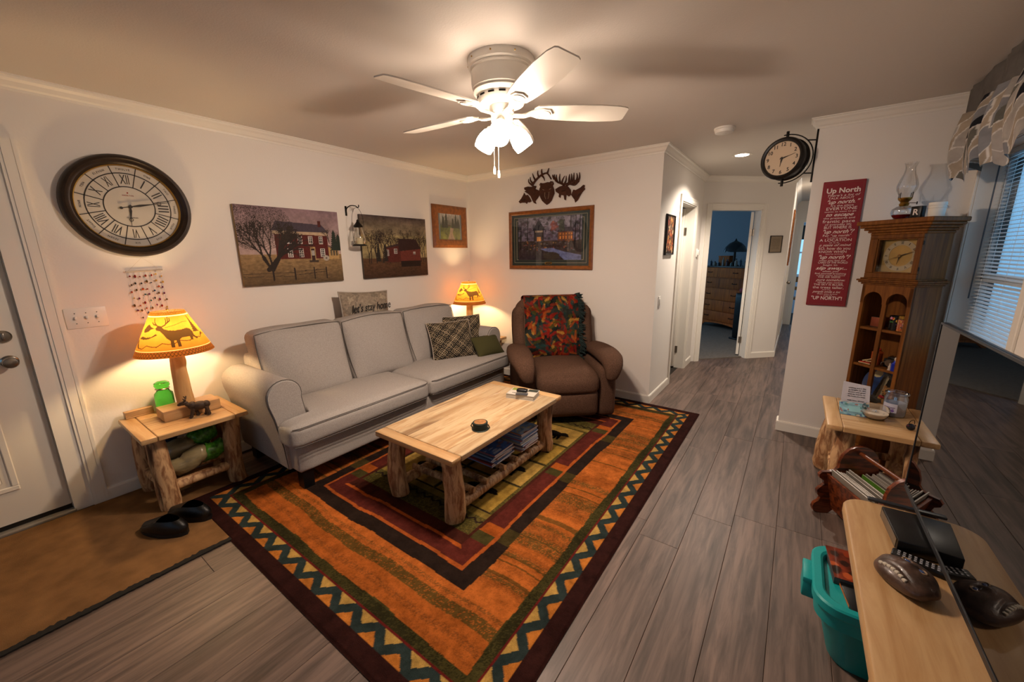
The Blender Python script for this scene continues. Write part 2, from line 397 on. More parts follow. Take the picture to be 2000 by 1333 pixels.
# ---- ceiling
ceiling = struct(box('ceiling', CEIL, None, -0.2, XR+0.2, -6.6, 8.0, CZ, CZ+0.1))
def wallseg(bl, a, b, z0, z1, th, side):
    """vertical slab from a to b (xy), thickness th towards 'side' normal"""
    ax, ay = a; bx, by = b; sx, sy = side
    p = [(ax, ay), (bx, by), (bx+sx*th, by+sy*th), (ax+sx*th, ay+sy*th)]
    bl.prism(p, z0, z1)
def wall(name, a, b, side, holes=(), th=0.115, m=None, z1=CZ):
    """holes: (t0,t1,z0,z1) along a->b"""
    bl = B(); L = math.hypot(b[0]-a[0], b[1]-a[1]); d = ((b[0]-a[0])/L, (b[1]-a[1])/L); P = lambda t: (a[0]+d[0]*t, a[1]+d[1]*t)
    t = 0.0
    for (t0, t1, h0, h1) in sorted(holes):
        if t0 > t: wallseg(bl, P(t), P(t0), 0, z1, th, side)
        if h0 > 0: wallseg(bl, P(t0), P(t1), 0, h0, th, side)
        if h1 < z1: wallseg(bl, P(t0), P(t1), h1, z1, th, side)
        t = t1
    if t < L: wallseg(bl, P(t), P(L), 0, z1, th, side)
    return struct(bl.build(name, m or WALL, None, smooth=0))
DY0, DY1 = -4.625, -3.715
wall('wall_left', (0, -6.6), (0, 5.7), (-1, 0), [(DY0+6.6-.02, DY1+6.6+.02, 0, 2.06), (9.2, 11.5, .5, 2.1)], 0.14)  # second opening is added, unseen, to let daylight into the bedroom
wall('wall_back', (0, 0), (W1, 0), (0, 1))
wall('wall_hall', (W1, 0.115), (W1, D1+.02), (-1, 0), [(0.655, 1.375, 0, 2.04)])
wall('wall_bedroom', EW(0), EW(1.319), EN, [(0.125, 0.865, 0, 2.04)])
wall('wall_passage', (X2, Y2), (X2, 6.0), (-1, 0))
wall('wall_front', (3.4447, 0), (XR, 0), (0, 1))
WIN0, WIN1, WZ0, WZ1 = -1.06, -0.075, 0.86, 2.06
wall('wall_right', (XR, -6.6), (XR, 6.0), (1, 0), [(WIN0+6.6, WIN1+6.6, WZ0, WZ1)], 0.14)
wall('wall_camera', (-0.14, -6.6), (XR+.14, -6.6), (0, -1), [(1.0, 2.1, .95, 2.1), (2.9, 4.0, .95, 2.1)])  # both openings are added to bring cool daylight in from behind
wall('wall_passage_end', (X2, 6.0), (XR, 6.0), (0, 1), [(0.14, 0.86, 0, 2.04)])
BLUEW = mat('bedroom_paint', '#aab2bd', 0.8)
wall('wall_bedroom_far', (0, 5.6), (X2, 5.6), (0, 1), [(0.15, 1.45, 0.5, 2.1)], m=BLUEW)
wall('wall_closet', (0, 1.83), (W1-.115, 1.83), (0, 1), m=BLUEW)
wall('wall_far_room', (2.6, 7.9), (XR+.14, 7.9), (0, 1), [(0.5, 1.5, 0.9, 2.0)], m=BLUEW)
wall('wall_far_room_side', (2.6, 6.115), (2.6, 7.9), (-1, 0), m=BLUEW)
# bedroom carpet
CARPET = mat('bedroom_carpet', '#6f675f', 0.95, bump=0.6, bscale=300, var=0.2, vscale=40)
q0 = EW(0, 0.06); q1 = EW(1.32, 0.06)
struct(B().prism([(W1-.115, 1.93), (0.02, 1.93), (0.02, 5.59), (X2-.12, 5.59), (X2-.12, q1[1]), q1, q0], 0.0, 0.012).build('floor_bedroom', CARPET, None, smooth=0))
# ---- crown mouldings and baseboards
CROWN = [(0, -0.07), (0.006, -0.07), (0.008, -0.058), (0.018, -0.05), (0.03, -0.03), (0.043, -0.018), (0.047, -0.008), (0.055, -0.007), (0.055, 0), (0, 0)]
BASE = [(0, 0), (0.013, 0), (0.013, 0.072), (0.009, 0.082), (0, 0.085)]
def sweep(name, prof, a, b, nrm, z, ea=0.0, eb=0.0, m=TRIM):
    """profile (out,up) swept a->b; ends lengthened by ea/eb times 'out' (mitres)"""
    L = math.hypot(b[0]-a[0], b[1]-a[1]); d = ((b[0]-a[0])/L, (b[1]-a[1])/L); bl = B(); n = len(prof)
    vs = [(a[0]+nrm[0]*o-d[0]*ea*o, a[1]+nrm[1]*o-d[1]*ea*o, z+u) for o, u in prof]+[(b[0]+nrm[0]*o+d[0]*eb*o, b[1]+nrm[1]*o+d[1]*eb*o, z+u) for o, u in prof]
    fs = [(i, (i+1) % n, n+(i+1) % n, n+i) for i in range(n)]+[tuple(range(n))[::-1], tuple(range(n, 2*n))]
    bl.add(vs, fs); o = bl.build(name, m, None, smooth=0)
    bm = bmesh.new(); bm.from_mesh(o.data); bmesh.ops.recalc_face_normals(bm, faces=bm.faces[:]); bm.to_mesh(o.data); bm.free()
    return struct(o)
T225 = -0.414
NB = (EA[1], -EA[0])
sweep('trim_1', CROWN, (0, -6.6), (0, 0), (1, 0), CZ, 0, -1)
sweep('trim_2', CROWN, (0, 0), (W1, 0), (0, -1), CZ, -1, 1)
sweep('trim_3', CROWN, (W1, 0), (W1, D1), (1, 0), CZ, 1, -0.45)
sweep('trim_4', CROWN, EW(0), EW(1.319), NB, CZ, -0.45, 0.42)
sweep('trim_5', CROWN, (X2, Y2), (X2, 6.0), (1, 0), CZ, 0.42, -1)
sweep('trim_6', CROWN, (3.4447, 0), (XR, 0), (0, -1), CZ, 1, -1)
sweep('trim_7', CROWN, (3.4447, 0), (3.4447, 0.115), (-1, 0), CZ, 1, 0)
sweep('trim_8', CROWN, (XR, -6.6), (XR, 0), (-1, 0), CZ, 0, -1)
sweep('baseboard_left', BASE, (0, -3.563), (0, 0), (1, 0), 0, 0, -1)
sweep('baseboard_back', BASE, (0, 0), (W1, 0), (0, -1), 0, -1, 1)
sweep('baseboard_hall', BASE, (W1, 0), (W1, 0.70), (1, 0), 0, 1, 0)
sweep('baseboard_hall_far', BASE, (W1, 1.565), (W1, D1), (1, 0), 0, 0, -0.45)
sweep('baseboard_bedroom', BASE, EW(0.935), EW(1.319), NB, 0, 0, 0.42)
sweep('baseboard_passage', BASE, (X2, Y2), (X2, 6.0), (1, 0), 0, 0.42, 0)
sweep('baseboard_front', BASE, (3.4447, 0), (XR, 0), (0, -1), 0, 1, -1)
sweep('baseboard_front_end', BASE, (3.4447, 0), (3.4447, 0.115), (-1, 0), 0, 1, 0)
sweep('baseboard_right', BASE, (XR, -6.6), (XR, 0), (-1, 0), 0, 0, -1)
# ---- casings: profile across the width, in a wall frame (t along wall, out, z)
def casing(bl, F, t0, t1, zt, wd=0.062, th=0.016, z0=0.0):
    """two legs + head around an opening t0..t1, height zt; F(t,out,z)->xyz"""
    def bar(a0, a1, b0, b1, vert):
        for (u0, u1, h) in ((0, .22, th), (.22, .27, th*.86), (.27, .80, th*.93), (.80, 1, th*.72)):
            if vert: p = [(a0+(a1-a0)*u0, b0), (a0+(a1-a0)*u1, b0), (a0+(a1-a0)*u1, b1), (a0+(a1-a0)*u0, b1)]
            else: p = [(a0, b0+(b1-b0)*u0), (a1, b0+(b1-b0)*u0), (a1, b0+(b1-b0)*u1), (a0, b0+(b1-b0)*u1)]
            bl.prism(p, 0, h, lambda u, v, w_: F(u, w_, v))
    bar(t0-wd, t0, z0, zt+wd, True); bar(t1+wd, t1, z0, zt+wd, True); bar(t0, t1, zt+wd, zt, False)
    return bl
HINGE = mat('hinge_steel', '#8d8478', 0.35, metal=0.9)
# ---- entry door (left wall)
d1 = tag(thing('door_1', 'white panelled entry door with satin knob and deadbolt', 'door', (0, 0, 0)), kind='structure')
casing(B(), lambda t, o, z: (o, t, z), DY0-.005-.075, DY1+.085, 2.06, 0.068).build('casing', TRIM, d1, smooth=0)
bl = B(); bl.box(-.14, 0.003, DY1+.004, DY1+.09, 0, 2.07).box(-.14, 0.003, DY0-.09, DY0-.004, 0, 2.07).box(-.14, 0.003, DY0-.09, DY1+.09, 2.045, 2.075)
bl.box(-.11, -.098+.06, DY1-.008, DY1+.014, 0, 2.045); bl.build('jamb', TRIM, d1, smooth=0)
DOORP = mat('door_paint', '#ddd6ca', 0.35)
leaf = box('leaf', DOORP, d1, -.075, -.03, DY0, DY1-.003, 0.045, 2.04, 0.002)
def panel(parent, y0, y1, z0, z1):
    bl = B(); o = 0.028
    for (a, b, c, d) in ((y0, y1, z0, z0+o), (y0, y1, z1-o, z1), (y0, y0+o, z0+o, z1-o), (y1-o, y1, z0+o, z1-o)): bl.box(-.031, -.022, a, b, c, d, 0.004, 1)
    bl.box(-.031, -.0235, y0+.055, y1-.055, z0+.055, z1-.055, 0.006, 1); bl.build('panel', DOORP, parent)
for (a, b) in ((DY0+.15, DY0+.41), (DY1-.42, DY1-.165)):
    for (c, d) in ((.235, .86), (1.0, 1.60), (1.70, 1.92)): panel(leaf, a, b, c, d)
k = B(); k.lathe([(0.032, 0), (0.034, .006), (0.026, .012), (0.012, .016), (0.011, .03), (0.02, .036), (0.029, .046), (0.031, .056), (0.027, .066), (0.012, .070), (0, .070)], 24, (-.03, -3.787, .966), 'x'); k.build('knob', CHROME, leaf)
k = B(); k.lathe([(0.033, 0), (0.034, .008), (0.028, .016), (0, .018)], 24, (-.03, -3.787, 1.105), 'x').box(-.016, 0.004, -3.793, -3.781, 1.085, 1.125, .003); k.build('deadbolt', CHROME, leaf)
box('threshold', mat('threshold_alu', '#9a948b', 0.4, metal=.6), d1, -.14, .02, DY0-.01, DY1+.01, 0.0, .02, .004)
box('sweep_strip', BLK, d1, -.07, -.028, DY0, DY1, 0.02, .046)
# ---- hall door (open into the side room)
d2 = tag(thing('door_2', 'white hall door standing open with steel hinges', 'door'), kind='structure')
casing(B(), lambda t, o, z: (W1+o, t, z), 0.765, 1.485, 2.04, 0.062).build('casing', TRIM, d2, smooth=0)
bl = B(); bl.box(W1-.115, W1, .757, .772, 0, 2.04).box(W1-.115, W1, 1.478, 1.493, 0, 2.04).box(W1-.115, W1, .757, 1.493, 2.028, 2.043).build('jamb', TRIM, d2, smooth=0)
leaf = box('leaf', TRIM, d2, W1-.84, W1-.115, 1.44, 1.475, .02, 2.02, .002)
for z in (.25, 1.75): B().box(W1-.118, W1-.085, 1.470, 1.4775, z-.045, z+.045).tube([(W1-.117, 1.478, z-.045), (W1-.117, 1.478, z+.045)], .006).build('hinge', HINGE, d2)
# ---- bedroom door (angled wall)
d3 = tag(thing('door_3', 'white bedroom door swung open seen edge on', 'door'), kind='structure')
FE = lambda t, o, z: (EW(t, -o)[0], EW(t, -o)[1], z)
casing(B(), FE, .125, .865, 2.04, .068).build('casing', TRIM, d3, smooth=0)
bl = B()
for (a, b, c, d) in ((.125, .137, 0, 2.04), (.853, .865, 0, 2.04), (.125, .865, 2.028, 2.04)):
    bl.prism([EW(a, 0), EW(b, 0), EW(b, .115), EW(a, .115)], c, d)
bl.build('jamb', TRIM, d3, smooth=0)
hx_, hy_ = EW(.845, .118); hd = (-0.095, .9955); hn = (-hd[1], hd[0])
lp = [(hx_, hy_), (hx_+hd[0]*.72, hy_+hd[1]*.72), (hx_+hd[0]*.72+hn[0]*.035, hy_+hd[1]*.72+hn[1]*.035), (hx_+hn[0]*.035, hy_+hn[1]*.035)]
B().prism(lp, .03, 2.02).build('leaf', TRIM, d3, smooth=0)
for z in (.25, 1.75): B().box(hx_-.02, hx_+.02, hy_-.012, hy_+.002, z-.045, z+.045).tube([(hx_+.004, hy_-.012, z-.045), (hx_+.004, hy_-.012, z+.045)], .007).build('hinge', HINGE, d3)
# ---- passage end doorway
d4 = tag(thing('door_4', 'white cased doorway at the end of the passage', 'doorway'), kind='structure')
casing(B(), lambda t, o, z: (t, 6.0-o, z), X2+.14, X2+.86, 2.04, .06).build('casing', TRIM, d4, smooth=0)
# passage side door casing
d5 = tag(thing('door_5', 'narrow white door with lever in the passage wall', 'door'), kind='structure')
casing(B(), lambda t, o, z: (X2+o, t, z), 4.25, 5.0, 2.04, .06).build('casing', TRIM, d5, smooth=0)
box('leaf', TRIM, d5, X2+.001, X2+.006, 4.25, 5.0, 0.01, 2.04)
B().ball((X2+.045, 4.32, .97), .028).tube([(X2+.006, 4.32, .97), (X2+.045, 4.32, .97)], .01).build('knob', CHROME, d5)
# ---- living room window
w1 = tag(thing('window_1', 'recessed window with white reveal behind horizontal blinds', 'window'), kind='structure')
SASH = mat('sash_vinyl', '#cfd3d4', 0.4)
bl = B(); x0, x1 = XR+.105, XR+.14
bl.box(x0, x1, WIN0, WIN0+.045, WZ0, WZ1).box(x0, x1, WIN1-.045, WIN1, WZ0, WZ1).box(x0, x1, WIN0, WIN1, WZ0, WZ0+.05).box(x0, x1, WIN0, WIN1, WZ1-.045, WZ1).box(x0, x1, WIN0, WIN1, 1.30, 1.345)
bl.build('sash', SASH, w1, smooth=0)
for (a, b) in ((WZ0+.05, 1.30), (1.345, WZ1-.045)): box('pane', thin_glass('window_pane', (.92, .97, 1)), w1, XR+.120, XR+.124, WIN0+.045, WIN1-.045, a, b)
bl = B(); bl.box(XR, XR+.14, WIN1-.004, WIN1+.0005, WZ0, WZ1).box(XR, XR+.14, WIN0-.0005, WIN0+.004, WZ0, WZ1).box(XR, XR+.14, WIN0, WIN1, WZ1-.004, WZ1).build('reveal', TRIM, w1, smooth=0)
box('sill', TRIM, w1, XR-.02, XR+.105, WIN0-.02, WIN1+.02, WZ0-.02, WZ0+.004, .003)
bl = B()
for (a, b, c, d) in ((WIN1, WIN1+.022, WZ0-.02, WZ1+.02), (WIN0-.06, WIN0, WZ0-.02, WZ1+.02), (WIN0-.06, WIN1+.022, WZ1, WZ1+.03)): bl.box(XR-.012, XR+.001, a, b, c, d, .003, 1)
bl.build('window_casing', TRIM, w1)
# windows added to let daylight in: bedroom, far room, behind the camera
for nm, (xa, xb, yy, za, zb) in dict(added_window_2=(.15, 1.45, 5.6, .5, 2.1), window_3=(3.1, 4.1, 7.9, .9, 2.0), added_window_4=(.86, 1.96, -6.7, .95, 2.1), added_window_5=(2.76, 3.86, -6.7, .95, 2.1)).items():
    wn = tag(thing(nm, 'window added to let daylight into the house', 'window'), kind='structure')
    bl = B(); bl.box(xa, xa+.04, yy+.03, yy+.07, za, zb).box(xb-.04, xb, yy+.03, yy+.07, za, zb).box(xa, xb, yy+.03, yy+.07, za, za+.04).box(xa, xb, yy+.03, yy+.07, zb-.04, zb).box(xa, xb, yy+.03, yy+.07, (za+zb)/2-.02, (za+zb)/2+.02).build('sash', SASH, wn, smooth=0)
    box('pane', thin_glass('window_pane'), wn, xa+.04, xb-.04, yy+.048, yy+.052, za+.04, zb-.04)
# ================================================================== FURNITURE
WT = {}
def wthing(name, label, cat, loc=(0, 0, 0), group=None):
    """root at loc whose parts are given in room coordinates"""
    o = thing(name, label, cat, loc, 0.0, group); WT[o.name] = Vector(loc); return o
_link0 = link
def link(name, me, m, parent=None, loc=None, rot=None):
    o = _link0(name, me, m, parent, loc, rot)
    if parent is not None and parent.name in WT: o.matrix_parent_inverse = Matrix.Translation(-WT[parent.name])
    return o
def _build(s, name, m, parent=None, smooth=35, loc=None, rot=None): return link(name, s.mesh(name, smooth), m, parent, loc, rot)
B.build = _build
def oval(bl, pts, ax, side=Vector((1, 0, 0)), seg=20, ex=2.6, cap=True):
    """sweep of a superellipse; ax = list of (half width along side, half height)"""
    pts = [Vector(p) for p in pts]; n = len(pts); vs = []; fs = []
    for i in range(n):
        t = (pts[min(i+1, n-1)]-pts[max(i-1, 0)]).normalized(); up = t.cross(side).normalized(); a, b = ax[i]
        for k in range(seg):
            q = 2*math.pi*k/seg; c, s_ = math.cos(q), math.sin(q)
            vs.append(pts[i]+side*(a*math.copysign(abs(c)**(2/ex), c))+up*(b*math.copysign(abs(s_)**(2/ex), s_)))
    for i in range(n-1):
        for k in range(seg):
            a, b = i*seg+k, i*seg+(k+1) % seg; fs.append((a, b, b+seg, a+seg))
    if cap: fs.append(tuple(range(seg))[::-1]); fs.append(tuple(range((n-1)*seg, n*seg)))
    return bl.add(vs, fs)
def smoothpath(pts, n=6):
    pts = [Vector(p) for p in pts]; out = []
    for i in range(len(pts)-1):
        p0, p1, p2, p3 = pts[max(i-1, 0)], pts[i], pts[i+1], pts[min(i+2, len(pts)-1)]
        for k in range(n):
            t = k/n; out.append(0.5*((2*p1)+(p2-p0)*t+(2*p0-5*p1+4*p2-p3)*t*t+(3*p1-p0-3*p2+p3)*t**3))
    return out+[pts[-1]]
RZ = 0.012
# ---------------------------------------------------------------- door runner mat
cv = Canvas(1.085, 1.75, 60, 90, '#7a5a38')
mm = wthing('runner_mat', 'worn brown runner mat in front of the entry door', 'mat', (0.55, -3.7, 0))
MATM = mat('runner_pile', '#7b5a38', 0.95, bump=0.5, bscale=350, var=0.28, vscale=9, spec=0.1)
box('pile', MATM, mm, .025, 1.075, -4.75, -2.93, 0, .007, .002)
rn = random.Random(3); bl = B(); n = 180; top = []; bot = []
for i in range(n+1):
    y = -4.75+1.82*i/n; top.append((1.068-rn.random()*.014*(0.3+abs(math.sin(i*.13))), y)); bot.append((1.094+rn.uniform(-.002, .002), y))
bl.prism(top+bot[::-1], 0.0002, .0082); bl.build('frayed_edge', mat('fray', '#15110d', .95), mm, smooth=0)
# ---------------------------------------------------------------- the big rug
RX0, RX1, RY0, RY1 = .465, 2.838, -3.268, -.024
RW, RH = RX1-RX0, RY1-RY0
cv = Canvas(RW, RH, 500, 680, '#b0581f'); X, Y = cv.X, cv.Y
OR1, OR2, ORD, OLV, DKB, DKR, MUS, TEA, MAR = '#a05624', '#8a481f', '#6b3a18', '#3c361a', '#231914', '#4c1f18', '#a58344', '#27312f', '#2b1512'
din = np.minimum(np.minimum(X, RW-X), np.minimum(Y, RH-Y)); alongx = (np.minimum(Y, RH-Y) < np.minimum(X, RW-X))
rs = np.random.RandomState(7)
def wav(a, seed, amp=.012):
    r_ = np.random.RandomState(seed); o = 0
    for k in range(4): o = o+np.sin(a*(4+k*5)+r_.rand()*6.3)*amp/(1+k)
    return o
# striped orange field (stripes lie across the room)
yy = Y+wav(X*1.0, 3, .010)
def band(seed, sc):
    g = np.random.RandomState(seed).rand(int(RH/sc)+4); q = np.clip(yy/sc, 0, len(g)-2); i = q.astype(int); f_ = q-i; f_ = f_*f_*(3-2*f_); return g[i]*(1-f_)+g[i+1]*f_
cv.C[:] = hx('#96501f'); n1 = band(11, .055); n2 = band(5, .021); spk = rs.rand(*X.shape)
far = yy > .47
cv.put(n1 > .60, '#a85c26', .7); cv.put((n2 > .55) & (spk < .5), '#7a421d', .5); cv.put(far & (n1 < .36) & (spk < .6), '#70431f', .75); cv.put(far & (n1 < .20) & (spk < .7), '#54401d', .8)
cv.put(far & (n2 < .10), '#443818', .75)
cv.put((yy > .345) & (yy < .405) & (spk < .88), '#4c3d1b', .9); cv.put((yy > .425) & (yy < .445) & (spk < .6), '#6a4420', .8); cv.put((yy > .265) & (yy < .295) & (spk < .5), '#70401e', .7)
cv.put(rs.rand(*X.shape) < .08, '#3f2a12', .3)
# frames inside: dark band, orange, dark red, centre block
w2 = wav(X*1.3+Y*.9, 5, .006)
fx = np.abs(X-RW/2); fy = np.abs(Y-RH/2); ex_ = fx-(.715+w2); ey_ = fy-(1.145+w2); dd = np.maximum(ex_, ey_)
cv.put(dd < 0, DKB); cv.put((dd < 0) & (ey_ < ex_) & (np.sin(Y*9) > .86), '#3a3018')
cv.put(dd < -.085, '#94491e'); cv.put(dd < -.105, DKR); cv.put((dd < -.105) & (np.sin(Y*8+1.0) > .90), '#8a4418'); cv.put((dd < -.105) & (np.sin(Y*8+1.5) > .95), OLV)
cv.put((dd < -.19) & (ey_ > ex_), '#9a4a1c')
cv.put((dd < -.21), '#3a1a12')
cbx, cby = .485, .855
cen = (fx < cbx) & (fy < cby); cv.put(cen, OLV); cv.put(cen & (rs.rand(*X.shape) < .4), '#6a5a26', .5)
zz = np.abs(((X*14) % 1)-.5)*.055
cv.put(cen & (np.abs(fy-.74-zz+.012) < .008), DKB); cv.put(cen & (fy > .655) & (fy < .705), '#6d5a28')
for j in range(4):
    for i in range(2):
        x0 = RW/2-.47+i*.48; y0 = RH/2-.64+j*.325
        cv.rect(x0, x0+.455, y0, y0+.30, '#94763a' if (i+j) % 2 == 0 else '#86692c')
        cx, cy = x0+.23, y0+.14                                  # walking bear
        cv.ell(cx, cy+.015, .095, .05, '#14100c'); cv.ell(cx+.10, cy+.035, .038, .03, '#14100c'); cv.ell(cx+.135, cy+.022, .02, .012, '#14100c')
        for lx in (-.07, -.03, .045, .075): cv.line(cx+lx, cy, cx+lx+.012, cy-.065, .028, '#14100c', .022)
        cv.line(x0, y0-.012, x0+.455, y0-.012, .012, DKB); cv.line(x0-.012, y0, x0-.012, y0+.3, .012, DKB)
# border: olive band, red line, zigzag, maroon
cv.put(din < .218+wav(X*2+Y*2, 8, .005), OLV); m = (din < .218) & (rs.rand(*X.shape) < (.55+.35*np.sin(X*7+Y*11))); cv.put(m, '#1f1d10', .75)
cv.put(din < .168, '#5c1a18')
cv.put(din < .160, MUS)
s = np.where(alongx, X, Y); per = .158
tri = np.abs(((s/per) % 1)-.5)*2; zc = .085+.068*tri; dz = (din-zc)
cv.put((din < .160) & (dz < 0), '#a8662a'); cv.put((din < .160) & (np.abs(dz) < .028), TEA)
cv.put(din < .078, MAR); cv.put((din > .005) & (din < .009), '#5a332b', .8)
cv.noise(.22, .045, 5); cv.noise(.10, .012, 9)
hgt = (.0105+.0012*rs.rand(*X.shape))*np.clip(din/.012, .35, 1)
hgt = np.where((np.abs(dz) < .0235) & (din < .16), hgt-.0012, hgt)
rug = link('area_rug', cv.mesh('area_rug', lambda X, Y: st(X+RX0, Y+RY0, hgt)), vcol('rug_pile', .98, bump=.7, bscale=420, spec=.05, fuzz=.22, fscale=330), None)
tag(rug, 'orange and brown lodge rug with zigzag border and bear squares', 'rug')
# ---------------------------------------------------------------- sofa
sofa = wthing('sofa', 'light grey three seat sofa with rolled arms against the wall', 'sofa', (.55, -1.715, RZ))
SY0, SY1 = -2.83, -.60
bl = B().cushion(.14, .985, SY0+.015, SY1-.015, .135, .33, .02, 12); bl.build('base', FABRIC, sofa, 180)
for (x, y) in ((.93, SY0+.07), (.93, SY1-.07), (.22, SY0+.07), (.22, SY1-.07)): B().prism([(x-.035, y-.035), (x+.035, y-.035), (x+.035, y+.035), (x-.035, y+.035)], RZ, .14).build('foot', BLK, sofa)
def arm(sgn, yo):
    F = lambda y, z, x: (x, yo+sgn*y, z)
    prof = [(0.0, .14), (-.012, .30), (-.045, .50), (-.07, .60)]+[(.035+.108*math.cos(a), .642+.103*math.sin(a)) for a in np.linspace(math.pi*1.02, -.30, 14)]+[(.145, .56), (.16, .45), (.165, .14)]
    bl = B(); n = len(prof); xs = [(.14, .94), (.17, 1.0), (.83, 1.0), (.862, .985), (.872, .94)]; c = np.mean(prof, 0); vs = []; fs = []
    for x, s_ in xs:
        for (y, z) in prof: vs.append(F(c[0]+(y-c[0])*s_, c[1]+(z-c[1])*(s_ if z > .2 else 1), x))
    for i in range(len(xs)-1):
        for k in range(n): a, b = i*n+k, i*n+(k+1) % n; q = (a, b, b+n, a+n); fs.append(q if sgn > 0 else q[::-1])
    fs.append(tuple(range(n)) if sgn < 0 else tuple(range(n))[::-1]); fs.append(tuple(range((len(xs)-1)*n, len(xs)*n)) if sgn > 0 else tuple(range((len(xs)-1)*n, len(xs)*n))[::-1])
    o = bl.add(vs, fs).build('arm', FABRIC, sofa, 50)
    B().tube([F(y, z, .862) for y, z in prof], .003, 6).build('piping', PIPING, o)
arm(1, SY0); arm(-1, SY1)
def backshape(p):
    return (p.x-(p.z-.45)*.10, p.y, p.z)
B().cushion(.14, .34, SY0+.09, SY1-.09, .16, .82, .05, 12, fn=backshape).build('back_frame', FABRIC, sofa, 180)
ymid = -1.725
for (a, b) in ((-2.868, ymid-.004), (ymid+.004, -.562)):
    left = a < -2
    def seatfn(p, left=left, a=a, b=b):
        x, y, z = p; inner = SY0+.172 if left else SY1-.172
        # the T-cushion runs in front of the arm only
        if left and y < inner and x < .895: x = .895+(x-.895)*.02
        if (not left) and y > inner and x < .895: x = .895+(x-.895)*.02
        return (x, y, z)
    o = B().cushion(.38, 1.045, a, b, .325, .485, .05, 16, (.012, .004, .022), fn=seatfn).build('seat_cushion', FABRIC, sofa, 180)
    for z in (.345, .466):
        B().tube([(1.03, a+.02, z), (1.05, a+.06, z+.002), (1.056, (a+b)/2, z+.004), (1.05, b-.06, z+.002), (1.03, b-.02, z)], .0032, 6).build('piping', PIPING, o)
for i, (a, b) in enumerate(((-2.745, -2.078), (-2.08, -1.432), (-1.434, -.755))):
    def fn(p, a=a, b=b):
        q = (p.z-.46)/.53; s_ = p.y-(a+b)/2; y = (a+b)/2+s_*(1.012-.035*(1-q))
        return (p.x-(q)*.16+.012*math.sin(p.y*9+p.z*7), y, p.z+.004*math.sin(p.y*14+1.3*i))
    o = B().cushion(.335, .545, a, b, .46, .985, .055, 14, (.035, .0, .012), fn=fn).build('back_cushion', FABRIC, sofa, 180)
    pts = [Vector(fn(Vector((.525, y, z)))) for (y, z) in ((a+.015, .50), (a+.006, .72), (a+.012, .94), (a+.05, .975), ((a+b)/2, .987), (b-.05, .975), (b-.012, .94), (b-.006, .72), (b-.015, .50))]
    B().tube(smoothpath(pts, 4), .003, 6).build('piping', PIPING, o)
# ---- pillows
def pillow(name, w_, h_, t, m, label, loc, rot, cvfn=None, n=26, puff=2.2, edge=None):
    root = bpy.data.objects.new(name, None); COL.objects.link(root); root.location = loc; root.rotation_euler = rot; tag(root, label, 'pillow')
    def surf(sg):
        def f(X, Y):
            u = X/w_*2-1; v = Y/h_*2-1; e = (1-np.abs(u)**puff)*(1-np.abs(v)**puff); z = sg*t/2*np.clip(e, 0, 1)**.55
            pin = 1-.07*(1-np.abs(v)**2)*np.abs(u)**3; pin2 = 1-.07*(1-np.abs(u)**2)*np.abs(v)**3
            return st(u*w_/2*pin, z, v*h_/2*pin2) if sg < 0 else st(-u*w_/2*pin, z, v*h_/2*pin2)
        return f
    for sg in (-1, 1):
        c = Canvas(w_, h_, n, n, '#888888')
        if cvfn: cvfn(c)
        link('front' if sg < 0 else 'back', c.mesh('cover', surf(sg)), m, root)
    if edge:
        pts = [];
        for k in range(64):
            a = k/64*4; i = int(a); f = a-i; u, v = [(-1+2*f, -1), (1, -1+2*f), (1-2*f, 1), (-1, 1-2*f)][i]
            pts.append((u*w_/2*(1-.07*(1-v*v)*abs(u)**3), 0, v*h_/2*(1-.07*(1-u*u)*abs(v)**3)))
        B().tube(pts, .006, 6, closed=True).build('trim', edge, root)
    return root
def diamonds(c):
    u = (c.X/c.w-.5)*3.1; v = (c.Y/c.h-.5)*3.1; a = np.abs(((u+.5) % 1)-.5); b = np.abs(((v+.5) % 1)-.5); d = a+b
    c.C[:] = hx('#1d1c1d'); k = (np.sin(d*38) > .1); c.put(k, '#84765f'); st_ = (np.sin(u*44) > 0) & (np.sin(v*44) > .0); c.put(st_ & (d > .42) & (d < .62), '#1d1c1d')
    c.put(np.abs(a-b) < .018, '#a5947a'); c.put((np.abs(d-.5) < .02), '#1d1c1d'); c.noise(.15, .03, 2)
PILF = vcol('woven_pillow', .95, bump=.4, bscale=500, spec=.1, fuzz=.15)
LIN = mat('cream_fringe', '#a89d90', .95)
pillow('patterned_pillow', .46, .41, .17, PILF, 'black and cream diamond weave pillow leaning on the front', (.67, -1.075, .662), (R(-28), 0, R(66)), diamonds, 180, edge=LIN)
pillow('patterned_pillow', .46, .43, .16, PILF, 'black and cream diamond weave pillow tucked behind its twin', (.60, -.855, .672), (R(-26), 0, R(58)), diamonds, 180, edge=LIN)
pillow('olive_pillow', .34, .24, .13, mat('olive_cloth', '#43401f', .95, bump=.3, bscale=400), 'small plain olive green pillow at the sofa end', (.885, -.775, .575), (R(-38), R(0), R(78)), edge=mat('olive_edge', '#2c2a14', .95))
def blotch(c):
    c.C[:] = hx('#8f8272'); t = c.noise(.35, .09, 21); c.put(t > .28, '#5f5950', .6); c.put(t < -.3, '#b3a58f', .7); c.noise(.15, .012, 4)
pp = pillow('slogan_pillow', .52, .40, .13, PILF, 'grey mottled pillow with black script lettering above the sofa back', (.155, -1.675, .985), (R(-8), R(3), R(90)), blotch, 60, edge=LIN)
tm = Matrix.Translation((.02, -.068, .045)) @ Matrix.Rotation(R(90), 4, 'X') @ Matrix.Rotation(R(4), 4, 'Z')
text('lettering', "let's stay home", .10, INK, pp, tm, fit=.42, shear=.35, bold=.0012)
